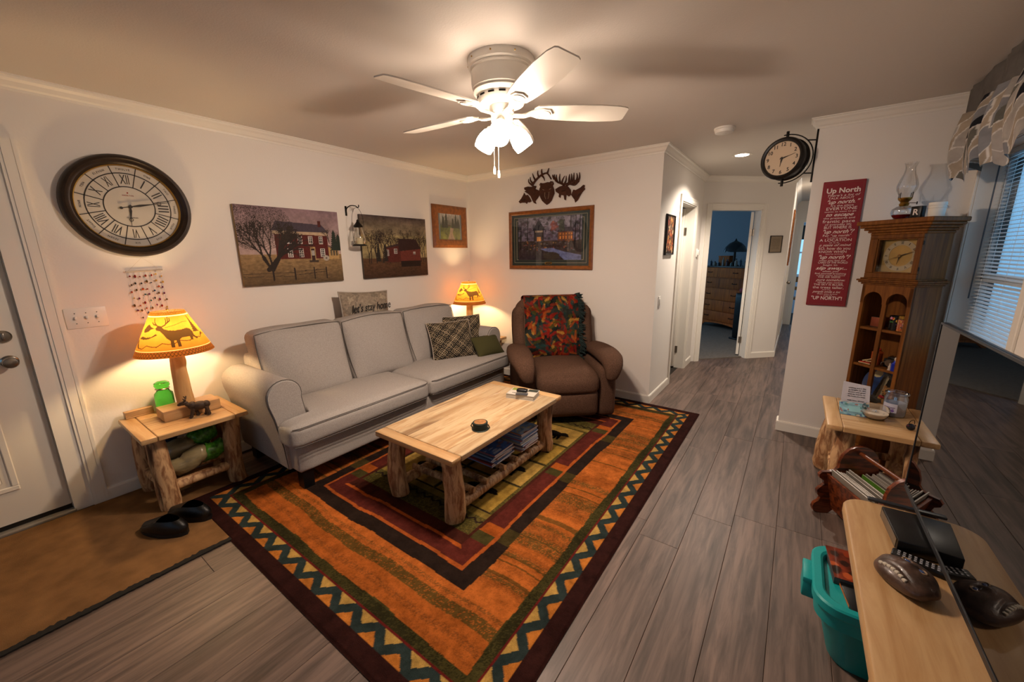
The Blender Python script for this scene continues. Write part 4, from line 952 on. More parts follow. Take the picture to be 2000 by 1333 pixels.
t, f = framed('wide oak framed painting of a lodge by a stream', MBK, (.636, -.004, 1.333), 1.06, .645, .042, .028, c, (0, .012), ['#2c3834', (.028, '#8f8a70'), (.062, '#a39a80')])
f.build(B().box(.485, .575, .055, .08, .006, .009, .001, 1), 'title_plate', BRASS, t); f.build(B().box(.497, .563, .062, .073, .009, .0095), 'title_text', INK, t, 0)
# ---------------------------------------------------------------- metal wildlife silhouettes
art = wthing('metal_wildlife_art', 'rust brown metal cutout of bear, elk, moose, fox and wolf heads', 'wall art', (1.18, 0, 2.01))
def ax_(p): return (.773+(p[0]-815)/580*.821, 2.405-((p[1]+.07*(p[0]-1085))-45)/320*.385)
RUST = mat('rust_metal', '#4a2818', .45, metal=.35, var=.35, vscale=25); CUT = mat('cut_edge', '#120d0a', .5, metal=.3)
def plate(name, pts, w0=.012, w1=.016, m=RUST, par=art):
    return B().prism([ax_(p) for p in pts], -w1, -w0, lambda u, v, w_: (u, w_, v)).build(name, m, par, 0)
bear = plate('bear_head', [(1010, 190), (1022, 175), (1042, 180), (1060, 178), (1085, 172), (1100, 175), (1112, 165), (1132, 170), (1140, 190), (1130, 205), (1142, 235), (1145, 270), (1132, 300), (1120, 330), (1100, 352), (1078, 365), (1058, 350), (1035, 328), (1020, 300), (1008, 262), (1012, 225), (1020, 208)], .014, .018)
elk = plate('elk_head', [(870, 208), (905, 200), (940, 205), (955, 195), (985, 200), (975, 225), (1010, 240), (1015, 275), (1000, 300), (975, 330), (985, 355), (960, 345), (945, 320), (930, 285), (905, 262), (885, 250), (872, 240), (890, 235), (872, 225)])
moose = plate('moose_head', [(1150, 235), (1185, 215), (1225, 205), (1255, 215), (1280, 245), (1285, 285), (1265, 300), (1245, 285), (1242, 330), (1228, 325), (1222, 290), (1200, 285), (1195, 310), (1180, 300), (1182, 275), (1155, 255)])
fox = plate('fox_head', [(816, 330), (840, 305), (862, 270), (870, 252), (885, 275), (905, 272), (925, 300), (940, 330), (920, 340), (905, 335), (895, 352), (880, 340), (850, 340), (830, 345)])
wolf = plate('wolf_head', [(1290, 270), (1300, 245), (1320, 250), (1355, 232), (1380, 210), (1392, 215), (1388, 235), (1395, 245), (1372, 270), (1355, 300), (1340, 330), (1318, 352), (1310, 325), (1298, 310), (1285, 290)])
def antler(par, main, tines, r0=10, r1=5):
    bl = B(); P = lambda p: Vector((ax_(p)[0], -.014, ax_(p)[1])); K = .821/580
    bl.tube(smoothpath([P(p) for p in main], 4), [(r0+(r1-r0)*i/((len(main)-1)*4))*K for i in range((len(main)-1)*4+1)], 6)
    for a in tines: q = smoothpath([P(p) for p in a], 4); bl.tube(q, [(r0*.75*(1-i/len(q))+1.5)*K for i in range(len(q))], 6)
    bl.build('antler', RUST, par)
antler(elk, [(945, 195), (965, 165), (1000, 130), (1040, 105), (1080, 100), (1115, 150)], [[(945, 190), (915, 165), (912, 135)], [(955, 178), (930, 150), (928, 120)], [(975, 152), (958, 120), (948, 90)], [(1005, 128), (995, 95), (998, 70)], [(1035, 108), (1030, 75), (1038, 45)], [(1080, 100), (1088, 75), (1097, 52)], [(1030, 110), (1050, 135), (1057, 160)]])
antler(moose, [(1225, 205), (1200, 190), (1165, 175), (1145, 150)], [[(1140, 150), (1128, 125), (1130, 112)], [(1155, 165), (1140, 130), (1145, 112)], [(1165, 172), (1158, 140), (1160, 115)], [(1190, 185), (1185, 145), (1188, 110)], [(1205, 190), (1212, 160), (1228, 130)], [(1225, 200), (1240, 165), (1240, 130)]])
antler(moose, [(1240, 205), (1270, 195), (1310, 205), (1340, 180)], [[(1265, 195), (1265, 150), (1268, 118)], [(1280, 195), (1285, 150), (1283, 115)], [(1300, 200), (1302, 150), (1303, 110)], [(1318, 200), (1330, 150), (1325, 115)], [(1335, 185), (1348, 150), (1347, 110)], [(1280, 195), (1310, 175), (1335, 175)]], 12, 6)
for par, segs in ((bear, [[(1040, 232), (1055, 238)], [(1100, 235), (1115, 228)], [(1062, 258), (1060, 290), (1070, 315)], [(1098, 255), (1095, 290), (1088, 315)], [(1022, 200), (1018, 188)], [(1120, 188), (1128, 180)]]), (fox, [(845, 322), (880, 312)]), (wolf, [(1330, 310), (1352, 275)]), (moose, [(1205, 255), (1235, 250)]), (elk, [(900, 220), (925, 222)])):
    if isinstance(segs[0], tuple): segs = [segs]
    for s_ in segs:
        B().tube([Vector((ax_(p)[0], -.0185, ax_(p)[1])) for p in s_], .0028, 5).build('cut_line', CUT if par is not bear else mat('cut_light', '#8f7a66', .7), par)
# ---------------------------------------------------------------- up north sign
sg = wthing('up_north_sign', 'tall dark red sign with cream lettering reading Up North', 'sign', (3.637, 0, 1.085)); f = F(MBK, (3.516, 0, 1.085)); SW_, SH_ = .24, .907
REDB = mat('sign_red', '#861c26', .5, var=.12, vscale=12); f.build(B().box(0, SW_, 0, SH_, .002, .018, .003, 1), 'board', REDB, sg)
f.build(frame(B(), SW_-.024, SH_-.024, .0022, .0186, ((0, 1), (1, 1))), 'border_line', mat('sign_line', '#7d3a30', .5), sg, 0).location = MBK @ Vector((.012, .012, 0))
LINES = [('Up North', .052, .170, 0, .0012), ("There's a lot of", .024, .165, .3, 0), ('TALK ABOUT', .021, .13, 0, 0), ('"up north."', .040, .165, .45, .0004), ("it's the place", .019, .115, 0, 0), ('EVERYONE', .031, .155, 0, 0), ('seems to want to go', .015, .16, 0, 0), ('to escape', .036, .14, .45, .0004), ('the pressures and', .020, .16, 0, 0), ('frantic pace', .033, .165, 0, 0), ('of everyday life', .019, .135, 0, 0), ('BUT WHERE IS', .030, .14, 0, 0), ('"up north"?', .040, .16, .45, .0004), ('For "up north"', .024, .145, 0, 0), ('is not so much', .012, .10, 0, 0), ('A LOCATION', .029, .165, 0, 0), ('as it is', .013, .05, 0, 0), ('a state of mind.', .027, .165, .45, 0), ('SO, how do you', .031, .165, 0, 0), ('KNOW WHEN', .025, .145, 0, 0), ("you've arrived", .012, .09, 0, 0), ('"up north"?', .040, .165, .45, .0004), ('when you feel the', .016, .14, 0, 0), ('CARES OF THE WORLD', .022, .155, 0, 0), ('begin to', .019, .075, 0, 0), ('slip away...', .035, .165, .45, .0004), ('when you', .019, .085, 0, 0), ('find yourself breathing', .019, .165, 0, 0), ('a little easier because', .013, .15, 0, 0), ('THE AIR SEEMS', .019, .12, 0, 0), ('pure somehow.', .028, .155, .45, 0), ('When you notice', .017, .135, 0, 0), ('THE SKY IS BLUER,', .021, .16, 0, 0), ('the trees taller,', .028, .165, 0, 0), ('and the', .011, .045, 0, 0), ('people smile a lot', .025, .15, .45, 0), ('then you know', .013, .11, 0, 0), ("you're", .011, .045, 0, 0), ('"UP NORTH"!', .040, .165, 0, .0004)]
tot = sum(l[1] for l in LINES); y = SH_-.045; avail = SH_-.085; rn = random.Random(1)
for (b_, s_, wd, sh_, bo) in LINES:
    h = s_/tot*avail; f.text('sign_line', b_, s_*.93, CREAM_INK, sg, SW_/2+(rn.uniform(-.008, .008) if wd < .16 else 0), y-h/2, .0185, fit=wd*1.12, shear=sh_, bold=bo); y -= h
# ---------------------------------------------------------------- hall: double sided clock, picture, certificate, thermostat, switches, plaque
hc = wthing('bracket_clock', 'black double sided round clock on an iron bracket at the hall corner', 'clock', (3.43, -.045, 2.19))
B().box(3.4315, 3.4440, -.002, .022, 2.005, 2.372, .002).build('wall_bar', BLKM, hc)
cx, cy, cz = 3.255, -.075, 2.185; fa = R(-20)
bl = B(); ring = [(cx+.172*math.sin(a), cy+.05+.0*a, cz+.172*math.cos(a)) for a in np.linspace(R(-8), R(188), 26)]; bl.tube(ring, .0042, 6)
for z in (2.30, 2.07):
    xx = cx+math.sqrt(max(0, .172**2-(z-cz)**2)); bl.tube([(xx, cy+.05, z), (3.436, .01, z)], .0045, 6)
bl.tube([(cx, cy+.05, cz+.12), (cx, cy+.05, cz+.195)], .010, 8).tube([(cx, cy+.05, cz-.12), (cx, cy+.05, cz-.195)], .010, 8); bl.build('bracket', BLKM, hc)
MC = Matrix.Translation((cx, cy+.05, cz)) @ Matrix.Rotation(fa, 4, 'Z') @ MBK
fc = F(Matrix.Identity(4), (0, 0, 0)); fc.M = MC
fc.build(B().lathe([(.118, .048), (.122, .060), (.134, .064), (.146, .056), (.150, .044), (.140, .036), (.140, -.036), (.150, -.044), (.146, -.056), (.134, -.064), (.122, -.060), (.118, -.048)], 48, cap=False), 'case', mat('case_black', '#14110f', .3), hc)
dl = fc.build(B().lathe([(0, .049), (.121, .049)], 48, cap=False), 'dial', mat('dial_cream', '#cbb59a', .6), hc); fc.build(B().lathe([(.121, -.049), (0, -.049)], 48, cap=False), 'back_dial', MATS['dial_cream'], hc)
for k in range(12):
    a = 2*math.pi*k/12; fc.text('numeral', str(12 if k == 0 else k), .036, DK, dl, .098*math.sin(a), .098*math.cos(a), .0496, bold=.0006)
for L_, wd, a, w_, tl in ((.058, .005, R(187), .052, .012), (.092, .004, R(76), .054, .015)):
    me = hand(None, L_, wd, a, w_, tl, name='hand'); me.transform(MC); link('hand', me, DK, hc)
c = Canvas(.27, .36, 54, 72, '#3a2418'); rn = random.Random(6); c.grad(0, .36, '#20160f', '#4a2c18')
for k in range(150): c.ell(min(.25, max(.02, rn.gauss(.15, .06))), rn.uniform(.01, .34), rn.uniform(.006, .02), rn.uniform(.006, .026), rn.choice(('#b5562a', '#c98a3c', '#5a2a1a', '#8f3a1c', '#d9b58a', '#2a1610')), .8)
f = F(ML, (W1, .195, 1.475)); t = wthing('hall_picture', 'narrow black framed autumn picture on the hall wall', 'picture', (W1, .35, 1.475))
f.build(frame(B(), .30, .39, .016, .022), 'frame', mat('frame_black', '#15100d', .4), t, 20); f.canvas(c, 'print', PRINT, t, .015, .015, .012); f.build(B().box(.01, .29, .01, .38, .001, .011), 'backing', mat('frame_black', '#15100d'), t, 0)
f = F(ME, (EW(1.028)[0], EW(1.028)[1], 1.476)); t = wthing('framed_note', 'small dark framed note beside the bedroom door', 'picture', (EW(1.03)[0], EW(1.03)[1], 1.476))
f.build(frame(B(), .187, .226, .010, .014), 'frame', mat('frame_black', '#15100d'), t, 20); f.build(B().box(.008, .179, .008, .218, .001, .006), 'sheet', mat('note_paper', '#8a7a66', .8), t, 0)
for k in range(8): f.text('note_line', ('with love from the', 'garden and the lake', 'a home is made of', 'good days and slow', 'mornings shared', 'by those who stay', 'a little longer', 'than they planned')[k], .010, INK, t, .0935, .18-k*.018, .0062, fit=.11)
f = F(ML, (W1, 1.745, 1.49)); t = wthing('thermostat', 'small white thermostat on the hall wall', 'thermostat', (W1, 1.745, 1.49)); f.build(B().box(-.035, .035, -.05, .05, 0, .012, .003), 'plate', WHITE, t); f.build(B().box(-.028, .028, -.03, .035, .012, .03, .005), 'cover', WHITE, t)
f = F(ML, (W1, .15, 1.02)); t = wthing('switch_plate', 'single white rocker switch on the hall corner', 'switch', (W1, .15, 1.02)); f.build(B().box(-.036, .036, -.058, .058, 0, .006, .003), 'plate', WHITE, t); f.build(B().box(-.016, .016, -.033, .033, .006, .012, .002), 'rocker', WHITE, t)
f = F(ML, (X2, 3.50, 1.28)); t = wthing('wood_plaque', 'tall brown wooden plaque on the passage wall', 'plaque', (X2, 3.6, 1.28)); f.build(B().box(0, .30, 0, .81, .001, .02, .003), 'board', OAK, t); f.build(B().box(.04, .26, .05, .76, .02, .023), 'inset', mat('plaque_inset', '#5a3216', .5), t)
sd = wthing('smoke_detector', 'round white smoke detector on the ceiling', 'smoke detector', (2.845, -.19, CZ)); B().lathe([(.074, CZ), (.074, CZ-.012), (.068, CZ-.014), (.068, CZ-.022), (.064, CZ-.036), (.04, CZ-.04), (0, CZ-.04)][::-1], 32, (2.845, -.19, 0), cap=False).build('body', WHITE, sd)
B().lathe([(.0, CZ-.043), (.012, CZ-.043), (.012, CZ-.039)], 16, (2.845, -.19, 0), cap=False).build('test_button', WHITE, sd)
# ---------------------------------------------------------------- recessed hall light
dlx, dly = 2.85, .91
rl = wthing('recessed_light', 'round recessed ceiling light glowing in the hall', 'light', (dlx, dly, CZ))
B().lathe([(.060, CZ-.001), (.085, CZ-.004), (.092, CZ-.002), (.092, CZ)], 32, (dlx, dly, 0), cap=False).build('trim_ring', WHITEM, rl)
B().lathe([(0, CZ-.002), (.061, CZ-.002)][::-1], 32, (dlx, dly, 0), cap=False).build('lens', emit('recessed_lens', HALLC, 30.0), rl)
ld = bpy.data.lights.new('recessed_beam', 'SPOT'); ld.energy = HALL_W; ld.color = HALLC; ld.spot_size = R(138); ld.spot_blend = .55; ld.shadow_soft_size = .05
lo = bpy.data.objects.new('recessed_beam', ld); COL.objects.link(lo); lo.location = (dlx, dly, CZ-.02)
pl_ = wthing('passage_light', 'flush glass ceiling light in the far passage', 'light', (3.78, 3.6, CZ)); B().lathe([(0, CZ-.10), (.07, CZ-.092), (.12, CZ-.06), (.14, CZ-.015), (.145, CZ)], 28, (3.78, 3.6, 0), cap=False).build('dome', emit('passage_dome', HALLC, 34.0), pl_)
# ---------------------------------------------------------------- ceiling fan
FX, FY = 2.115, -2.1; fan = wthing('ceiling_fan', 'white five blade flush ceiling fan with three glowing lights', 'ceiling fan', (FX, FY, CZ)); fcn = (FX, FY, 0)
B().lathe([(.0, 2.235), (.085, 2.238), (.112, 2.246), (.122, 2.262), (.124, 2.280), (.136, 2.288), (.142, 2.296), (.138, 2.302), (.146, 2.31), (.150, 2.345), (.150, 2.385), (.156, 2.392), (.154, 2.40), (.164, 2.408), (.166, CZ)], 48, fcn, cap=False).build('housing', WHITEM, fan)
for k in range(14):
    a = 2*math.pi*k/14; m_ = Matrix.Translation((FX, FY, 0)) @ Matrix.Rotation(a, 4, 'Z'); bl = B().box(.1185, .1245, -.016, .016, 2.2655, 2.2735, .001, 1, mtx=m_); bl.build('vent_slot', BLKM, fan)
for k in range(4):
    a = R(-150+k*40); bl = B(); bl.ball((FX+.166*math.cos(a), FY+.166*math.sin(a), 2.425), .004, 1); bl.build('screw', BRASS, fan)
B().lathe([(0, 2.135), (.03, 2.138), (.05, 2.15), (.056, 2.17), (.056, 2.20), (.062, 2.205), (.062, 2.236), (0, 2.236)], 32, fcn, cap=False).build('light_hub', WHITEM, fan)
for k in range(5):
    a = R(-103+72*k); m_ = Matrix.Translation((FX, FY, 2.215)) @ Matrix.Rotation(a, 4, 'Z') @ Matrix.Rotation(R(-12), 4, 'X')
    outl = [(.185, -.052), (.24, -.060), (.36, -.070), (.50, -.073), (.60, -.066), (.640, -.056), (.648, -.045), (.648, .045), (.640, .056), (.60, .066), (.50, .073), (.36, .070), (.24, .060), (.185, .052), (.165, .03), (.165, -.03)]
    bl = B(); bl.prism(outl, -.003, .003, lambda u, v, w_: m_ @ Vector((u, v, w_))); bd = bl.build('blade', mat('blade_white', '#e4ddd0', .35), fan)
    bl = B(); iron = [(.055, -.016), (.12, -.013), (.15, -.02), (.175, -.034), (.21, -.042), (.245, -.034), (.262, 0), (.245, .034), (.21, .042), (.175, .034), (.15, .02), (.12, .013), (.055, .016)]
    bl.prism(iron, -.010, -.004, lambda u, v, w_: m_ @ Vector((u, v, w_-(.014 if u < .14 else 0)))); bl.build('blade_iron', WHITEM, bd)
    bl = B(); bl.tube([m_ @ Vector((.215+.032*math.cos(q), .030*math.sin(q), -.011)) for q in np.linspace(0, 6.283, 17)[:-1]], .003, 5, closed=True); bl.build('iron_ring', WHITEM, bd)
SH = emit('frosted_shade', WARM, FAN_E)
for a in (-60, 60, 180):
    d_ = Vector((math.cos(R(a)), math.sin(R(a)), 0)); base = Vector((FX, FY, 2.165))+d_*.045; ax3 = (d_*.62+Vector((0, 0, -.785))).normalized()
    m_ = Matrix.Translation(base) @ ax3.to_track_quat('Z', 'Y').to_matrix().to_4x4()
    arm_ = B().lathe([(.016, -.01), (.018, .02), (.028, .028), (.030, .045)], 18, mtx=m_, cap=False).build('lamp_holder', WHITEM, fan)
    B().lathe([(.024, .036), (.036, .048), (.047, .075), (.052, .105), (.049, .132), (.047, .140)], 24, mtx=m_, cap=False).build('glass_shade', SH, arm_)
    B().lathe([(0, .134), (.0465, .134)], 24, mtx=m_, cap=False).build('bulb_face', emit('bulb_face', WARM, FAN_M), arm_)
for (dx, dy, L_) in ((-.012, -.055, 1.915), (.012, -.05, 1.895)):
    B().tube([(FX+dx, FY+dy, 2.14), (FX+dx, FY+dy, L_+.03)], .0014, 5).lathe([(0, L_-.01), (.006, L_-.006), (.007, L_+.012), (.004, L_+.03), (0, L_+.032)], 10, (FX+dx, FY+dy, 0), cap=False).build('pull_chain', WHITEM, fan)
# ---------------------------------------------------------------- log table lamps
def shade_canvas():
    W_, H_ = 2*math.pi*.2, .27; c = Canvas(W_, H_, 600, 130, '#825019'); X, Y = c.X, c.Y; S = '#2a1c0c'
    c.noise(.10, .08, 3)
    c.rect(0, W_, 0, .042, '#643814')
    for q, (y0, y1) in enumerate(((.004, .036), (.252, .27))):
        for ph in (0, math.pi): c.put(np.abs(Y-(y0+y1)/2-(y1-y0)*.38*np.sin(X/W_*2*math.pi*(34)+ph)) < .0028, S, .9)
        c.put(np.abs(Y-((y1+.006) if q == 0 else (y0-.006))) < .0012, '#f5d89a', .8)
    for o in (0, W_/2):
        def P(l, ox=0): return [(o+ox+x*1.12, .05+(y-.05)*1.12) for x, y in l]
        x0 = .30
        body = [(-.038, .163), (-.018, .178), (.004, .174), (.022, .158), (.05, .150), (.09, .146), (.13, .147), (.175, .152), (.198, .145), (.208, .128), (.203, .108), (.224, .086), (.208, .085), (.19, .104), (.183, .085), (.168, .085), (.168, .104), (.12, .104), (.106, .096), (.105, .058), (.088, .058), (.087, .094), (.074, .094), (.073, .058), (.056, .058), (.054, .094), (.036, .108), (.018, .130), (-.004, .148), (-.03, .153)]
        c.poly(P(body, ox=x0), S)
        for an in ([(-.008, .166), (-.03, .18), (-.05, .195), (-.055, .215)], [(-.03, .18), (-.058, .185), (-.07, .195)], [(.0, .168), (.03, .178), (.055, .195), (.055, .22)], [(.035, .18), (.042, .2), (.038, .212)], [(.05, .19), (.07, .2), (.07, .212)]):
            q = P(an, ox=x0)
            for i in range(len(q)-1): c.line(*q[i], *q[i+1], (.0075), S)
        c.poly(P([(-.15, .155), (-.12, .178), (-.10, .185), (-.075, .172), (-.045, .163), (-.075, .158), (-.09, .148), (-.12, .142), (-.14, .142)], ox=x0), S)
        c.poly(P([(-.18, .108), (-.12, .105), (-.08, .108), (-.02, .128), (-.03, .135), (-.06, .12), (-.10, .116), (-.14, .122)], ox=x0), S)
        c.poly(P([(-.22, .10), (-.2, .085), (-.17, .065), (-.14, .055), (-.16, .08), (-.18, .10)], ox=x0), S)
        for k in range(8): yb = .125+k*.012; wd = .035*(1-k/8.5); c.poly(P([(.245-wd+k*.001, yb), (.245+wd, yb-.004), (.24, yb+.024)], ox=x0), S)
        c.poly(P([(.25, .098), (.29, .104), (.295, .118), (.275, .115), (.265, .108)], ox=x0), S)
        pts = [(-.17+i*.03, .055+.012*(i % 3 == 0)+i*.0028+.003*math.sin(i*2.1)) for i in range(17)]; q = P(pts, ox=x0)
        for i in range(len(q)-1): c.line(*q[i], *q[i+1], .0045, S)
        q = P([(.03, .165), (.10, .175), (.17, .188), (.21, .186)], ox=x0)
        for i in range(3): c.line(*q[i], *q[i+1], .0022, S)
    return c
SHM = vcol('parchment_shade', .7, translucent=.5, spec=.2)
LAMPLOG = wood('lamp_log', '#d8b176', '#b88a50', '#6e4620', (15, 15, 1.5), .6, 1.7, knots=.25, bump=.5)
def log_lamp(label, loc, face):
    t = thing('log_table_lamp', label, 'lamp', loc, 0)
    B().box(-.075, .085, -.14, .16, 0, .068, .006).build('base', PINEY, t)
    B().log((0.0, 0, .052), (0, 0, .46), .046, .036, seed=31, seg=18, rings=16, bend=.012, wob=.06).build('post', LAMPLOG, t, 60)
    B().tube([(0, 0, .46), (0, 0, .50)], .012, 10).build('socket', BRASS, t)
    B().ball((0, 0, .54), .032, 2, (1, 1, 1.25)).build('bulb', emit('bulb_glow', WARMER, LAMP_W*20), t)
    a0 = -.36/.2
    def f(X, Y):
        a = a0+X/.2; q = Y/.27; r_ = .2-(.2-.083)*q; return st(r_*np.cos(a), r_*np.sin(a), .415+q*.262)
    if 'shade' not in _tx: _tx['shade'] = shade_canvas().mesh('shade', f)
    sh = link('shade', _tx['shade'], SHM, t, rot=(0, 0, face))
    bl = B()
    for k in range(3): a = R(120*k+20); bl.tube([(0, 0, .655), (.082*math.cos(a), .082*math.sin(a), .668)], .002, 5)
    bl.tube([(0, 0, .50), (.05, 0, .53), (.055, 0, .60), (0, 0, .655)], .0018, 5).ball((0, 0, .685), .008, 1).tube([(0, 0, .655), (0, 0, .685)], .003, 6); bl.build('harp', BRASS, t)
    return t
log_lamp('lit log lamp with deer shade beside the green jar', (.27, -3.147, LT), R(-18))
log_lamp('lit log lamp with deer shade in the corner behind the sofa arm', (.24, -.31, LT), R(-48))
# ================================================================== TALL CLOCK AND WHAT STANDS IN IT
TH = R(-44); CW, CD, CH = .31, .222, 1.69
def cloc(x, y, z): return (3.82+x*math.cos(TH)-y*math.sin(TH), -.176+x*math.sin(TH)+y*math.cos(TH), z)
gc = thing('tall_case_clock', 'tall brown wooden case clock with arched shelves in the corner', 'clock', (3.82, -.176, 0), TH)
def cb(name, x0, x1, y0, y1, z0, z1, bev=.002, m=CLKW, par=gc): return B().box(x0, x1, y0, y1, z0, z1, bev, 1).build(name, m, par)
cb('side_panel', 0, .018, 0, CD, .12, 1.62); cb('side_panel', CW-.018, CW, 0, CD, .12, 1.62); cb('back_panel', .018, CW-.018, CD-.012, CD, .12, 1.62)
B().box(-.02, CW+.02, -.022, CD, 0, .10, .004).box(-.012, CW+.012, -.014, CD, .10, .13, .006).box(-.005, CW+.005, -.008, CD, .13, .40, .003).build('plinth', CLKW, gc)
for z in (.42, .690, .955): cb('shelf', .018, CW-.018, .006, CD-.012, z, z+.017)
cb('ceiling_board', .018, CW-.018, .004, CD-.012, 1.25, 1.27); cb('mullion', .140, .166, .0, .02, .42, 1.20); cb('stile', 0, .022, -.004, .016, .40, 1.26); cb('stile', CW-.022, CW, -.004, .016, .40, 1.26)
ar = [(0, 1.272), (0, 1.14), (.022, 1.14)]+[(.081-.059*math.cos(a), 1.158+.062*math.sin(a)) for a in np.linspace(0, math.pi, 13)]+[(.140, 1.14), (.166, 1.14)]+[(.227-.061*math.cos(a), 1.158+.062*math.sin(a)) for a in np.linspace(0, math.pi, 13)]+[(CW-.022, 1.14), (CW, 1.14), (CW, 1.272)]
B().prism(ar, -.004, .012, lambda u, v, w_: (u, w_, v)).build('arch_board', CLKW, gc, 0)
bl = B()
for (o, z0, z1) in ((.012, 1.268, 1.28), (.024, 1.28, 1.292), (.032, 1.292, 1.304), (.018, 1.304, 1.314)): bl.box(-o, CW+o, -o, CD, z0, z1, .003, 1)
bl.build('waist_moulding', CLKW, gc)
bl = B()
for (o, z0, z1) in ((.008, 1.595, 1.612), (.02, 1.612, 1.628), (.036, 1.628, 1.644), (.052, 1.644, 1.662), (.066, 1.662, 1.69)): bl.box(-o, CW+o, -o, CD+.0, z0, z1, .005, 1)
bl.build('crown', CLKW, gc)
dr = B(); wd = .05
for (a, b, c_, d) in ((0, CW, 1.314, 1.348), (0, CW, 1.572, 1.597), (0, wd, 1.348, 1.572), (CW-.03, CW, 1.348, 1.572)): dr.box(a, b, -.012, .008, c_, d, .003, 1)
for (a, b, c_, d) in ((wd, CW-.03, 1.348, 1.356), (wd, CW-.03, 1.564, 1.572), (wd, wd+.008, 1.356, 1.564), (CW-.038, CW-.03, 1.356, 1.564)): dr.box(a, b, -.006, .012, c_, d, .002, 1)
door = dr.build('hood_door', CLKW, gc)
box('door_glass', thin_glass('picture_glass'), door, wd+.006, CW-.036, .000, .002, 1.354, 1.566)
for z in (1.38, 1.54): B().tube([(CW+.003, -.008, z-.012), (CW+.003, -.008, z+.012)], .004, 8).build('hinge', BLKM, door)
dcx, dcz = .162, 1.46
dial = cb('dial_plate', .045, CW-.025, .045, .05, 1.345, 1.578, 0, mat('dial_brass', '#b79a5e', .38, metal=.55, var=.1, vscale=14))
FD = F(Matrix.Identity(4), (0, 0, 0)); FD.M = Matrix.Translation((dcx, .045, dcz)) @ MBK
def fb(bl, name, m, par): me = bl.mesh(name); me.transform(FD.M); return link(name, me, m, par)
ch = fb(B().lathe([(.068, 0), (.068, .002), (.098, .002), (.098, 0)], 48, cap=False), 'chapter_ring', mat('chapter', '#a89a7c', .5), dial)
for k in range(12):
    a = -2*math.pi*k/12; FD.text('numeral', NUM[k], .022, DK, ch, -math.sin(a)*.083, math.cos(a)*.083, .0023, a, fit={1: .004, 2: .009, 3: .013, 4: .017}[len(NUM[k])]*(1 if NUM[k] not in ('V', 'X') else 3), bold=.0004)
for L_, w2_, a, w_, tl in ((.055, .004, R(190), .006, .01), (.088, .003, R(72), .008, .012)): me = hand(None, L_, w2_, a, w_, tl, name='hand'); me.transform(FD.M); link('hand', me, DK, gc)
me = hand(None, .095, .0022, R(248), .010, .095, name='sweep_hand'); me.transform(FD.M); link('sweep_hand', me, mat('polished_brass', '#e0c890', .15, metal=1), gc)
# ---- things on its shelves
S1, S2, S0 = .972, .707, .437
def at(x, y, z): return cloc(x, y, z)
t = thing('copper_box', 'small copper coloured box with silver edges on the upper left shelf', 'box', at(.095, .075, S1), TH)
box('body', mat('copper_lid', '#8e4a34', .35, metal=.4), t, -.036, .036, -.035, .035, .006, .072, .004); B().box(-.038, .038, -.037, .037, 0, .007, .002, 1).build('edging', CHROME, t); B().box(-.037, .037, -.036, .036, .071, .075, .001, 1).build('edging', CHROME, t); B().ball((.012, 0, .08), .008, 1).tube([(-.01, 0, .077), (.012, 0, .085), (.03, 0, .077)], .003, 6).build('clasp', CHROME, t)
t = thing('printed_mug', 'dark mug with bright floral print and yellow handle', 'mug', at(.193, .072, S1), TH)
c = Canvas(.22, .095, 66, 28, '#14110f'); rn = random.Random(3)
for k in range(26): c.ell(rn.uniform(0, .22), rn.uniform(.01, .09), rn.uniform(.005, .011), rn.uniform(.004, .009), rn.choice(('#a02020', '#d8d2c8', '#3f7a38', '#c98aa0', '#d2a23c', '#8a4a8a')))
link('body', c.mesh('body', lambda X, Y: st(.035*np.cos(X/.035), .035*np.sin(X/.035), Y)), vcol('mug_glaze', .25, coat=.4), t); B().lathe([(0, .004), (.033, .004), (.033, .094)], 24, cap=False).build('inside', BLK, t)
B().tube(smoothpath([(.034, -.004, .08), (.056, -.008, .074), (.058, -.008, .035), (.036, -.004, .016)], 4), .006, 8).build('handle', mat('yellow_glaze', '#c99a2c', .3), t)
t = thing('candy_jar', 'glass jar of orange and red candies with gold lid', 'jar', at(.256, .048, S1), TH)
c = Canvas(.226, .075, 72, 24, '#b4541c'); rn = random.Random(4)
for k in range(90): c.ell(rn.uniform(0, .226), rn.uniform(0, .075), .006, .005, rn.choice(('#d9781e', '#a3261a', '#e0b03a', '#3b1c12', '#c2511c', '#7d2f1a')))
link('candies', c.mesh('candies', lambda X, Y: st(.031*np.cos(X/.036), .031*np.sin(X/.036), .004+Y)), vcol('candy_skin', .3, coat=.3), t)
B().lathe([(0, 0), (.033, 0), (.034, .006), (.034, .078), (.029, .088)], 24, cap=False).build('glass', thin_glass('jar_glass', (.95, .97, .97), .4), t); B().lathe([(0, .086), (.031, .086), (.031, .104), (.028, .107), (0, .107)][::-1], 24, cap=False).build('lid', BRASS, t)
t = thing('paper_pad', 'small white pad under the candy jar', 'note pad', at(.245, .10, S1), TH); box('sheets', PAPER, t, -.035, .03, -.018, .016, 0, .006, .001)
t = thing('toy_house', 'little orange toy house with a red ball chimney', 'toy', at(.108, .085, S2), TH)
h_ = B().box(-.022, .026, -.02, .02, 0, .085, .003).prism([(-.026, .085), (.030, .085), (.002, .105)], -.022, .022, lambda u, v, w_: (u, w_, v)).build('walls', mat('toy_orange', '#a64a1c', .4), t); B().box(-.006, .010, -.022, -.018, .03, .06).build('window', mat('toy_grey', '#6a7070', .4), h_); B().ball((.012, 0, .112), .010, 1).build('chimney_ball', mat('toy_red', '#a3251a', .35), h_)
t = thing('toy_sled', 'tiny red and cream toy sled loaded with sticks', 'toy', at(.075, .045, S2), TH)
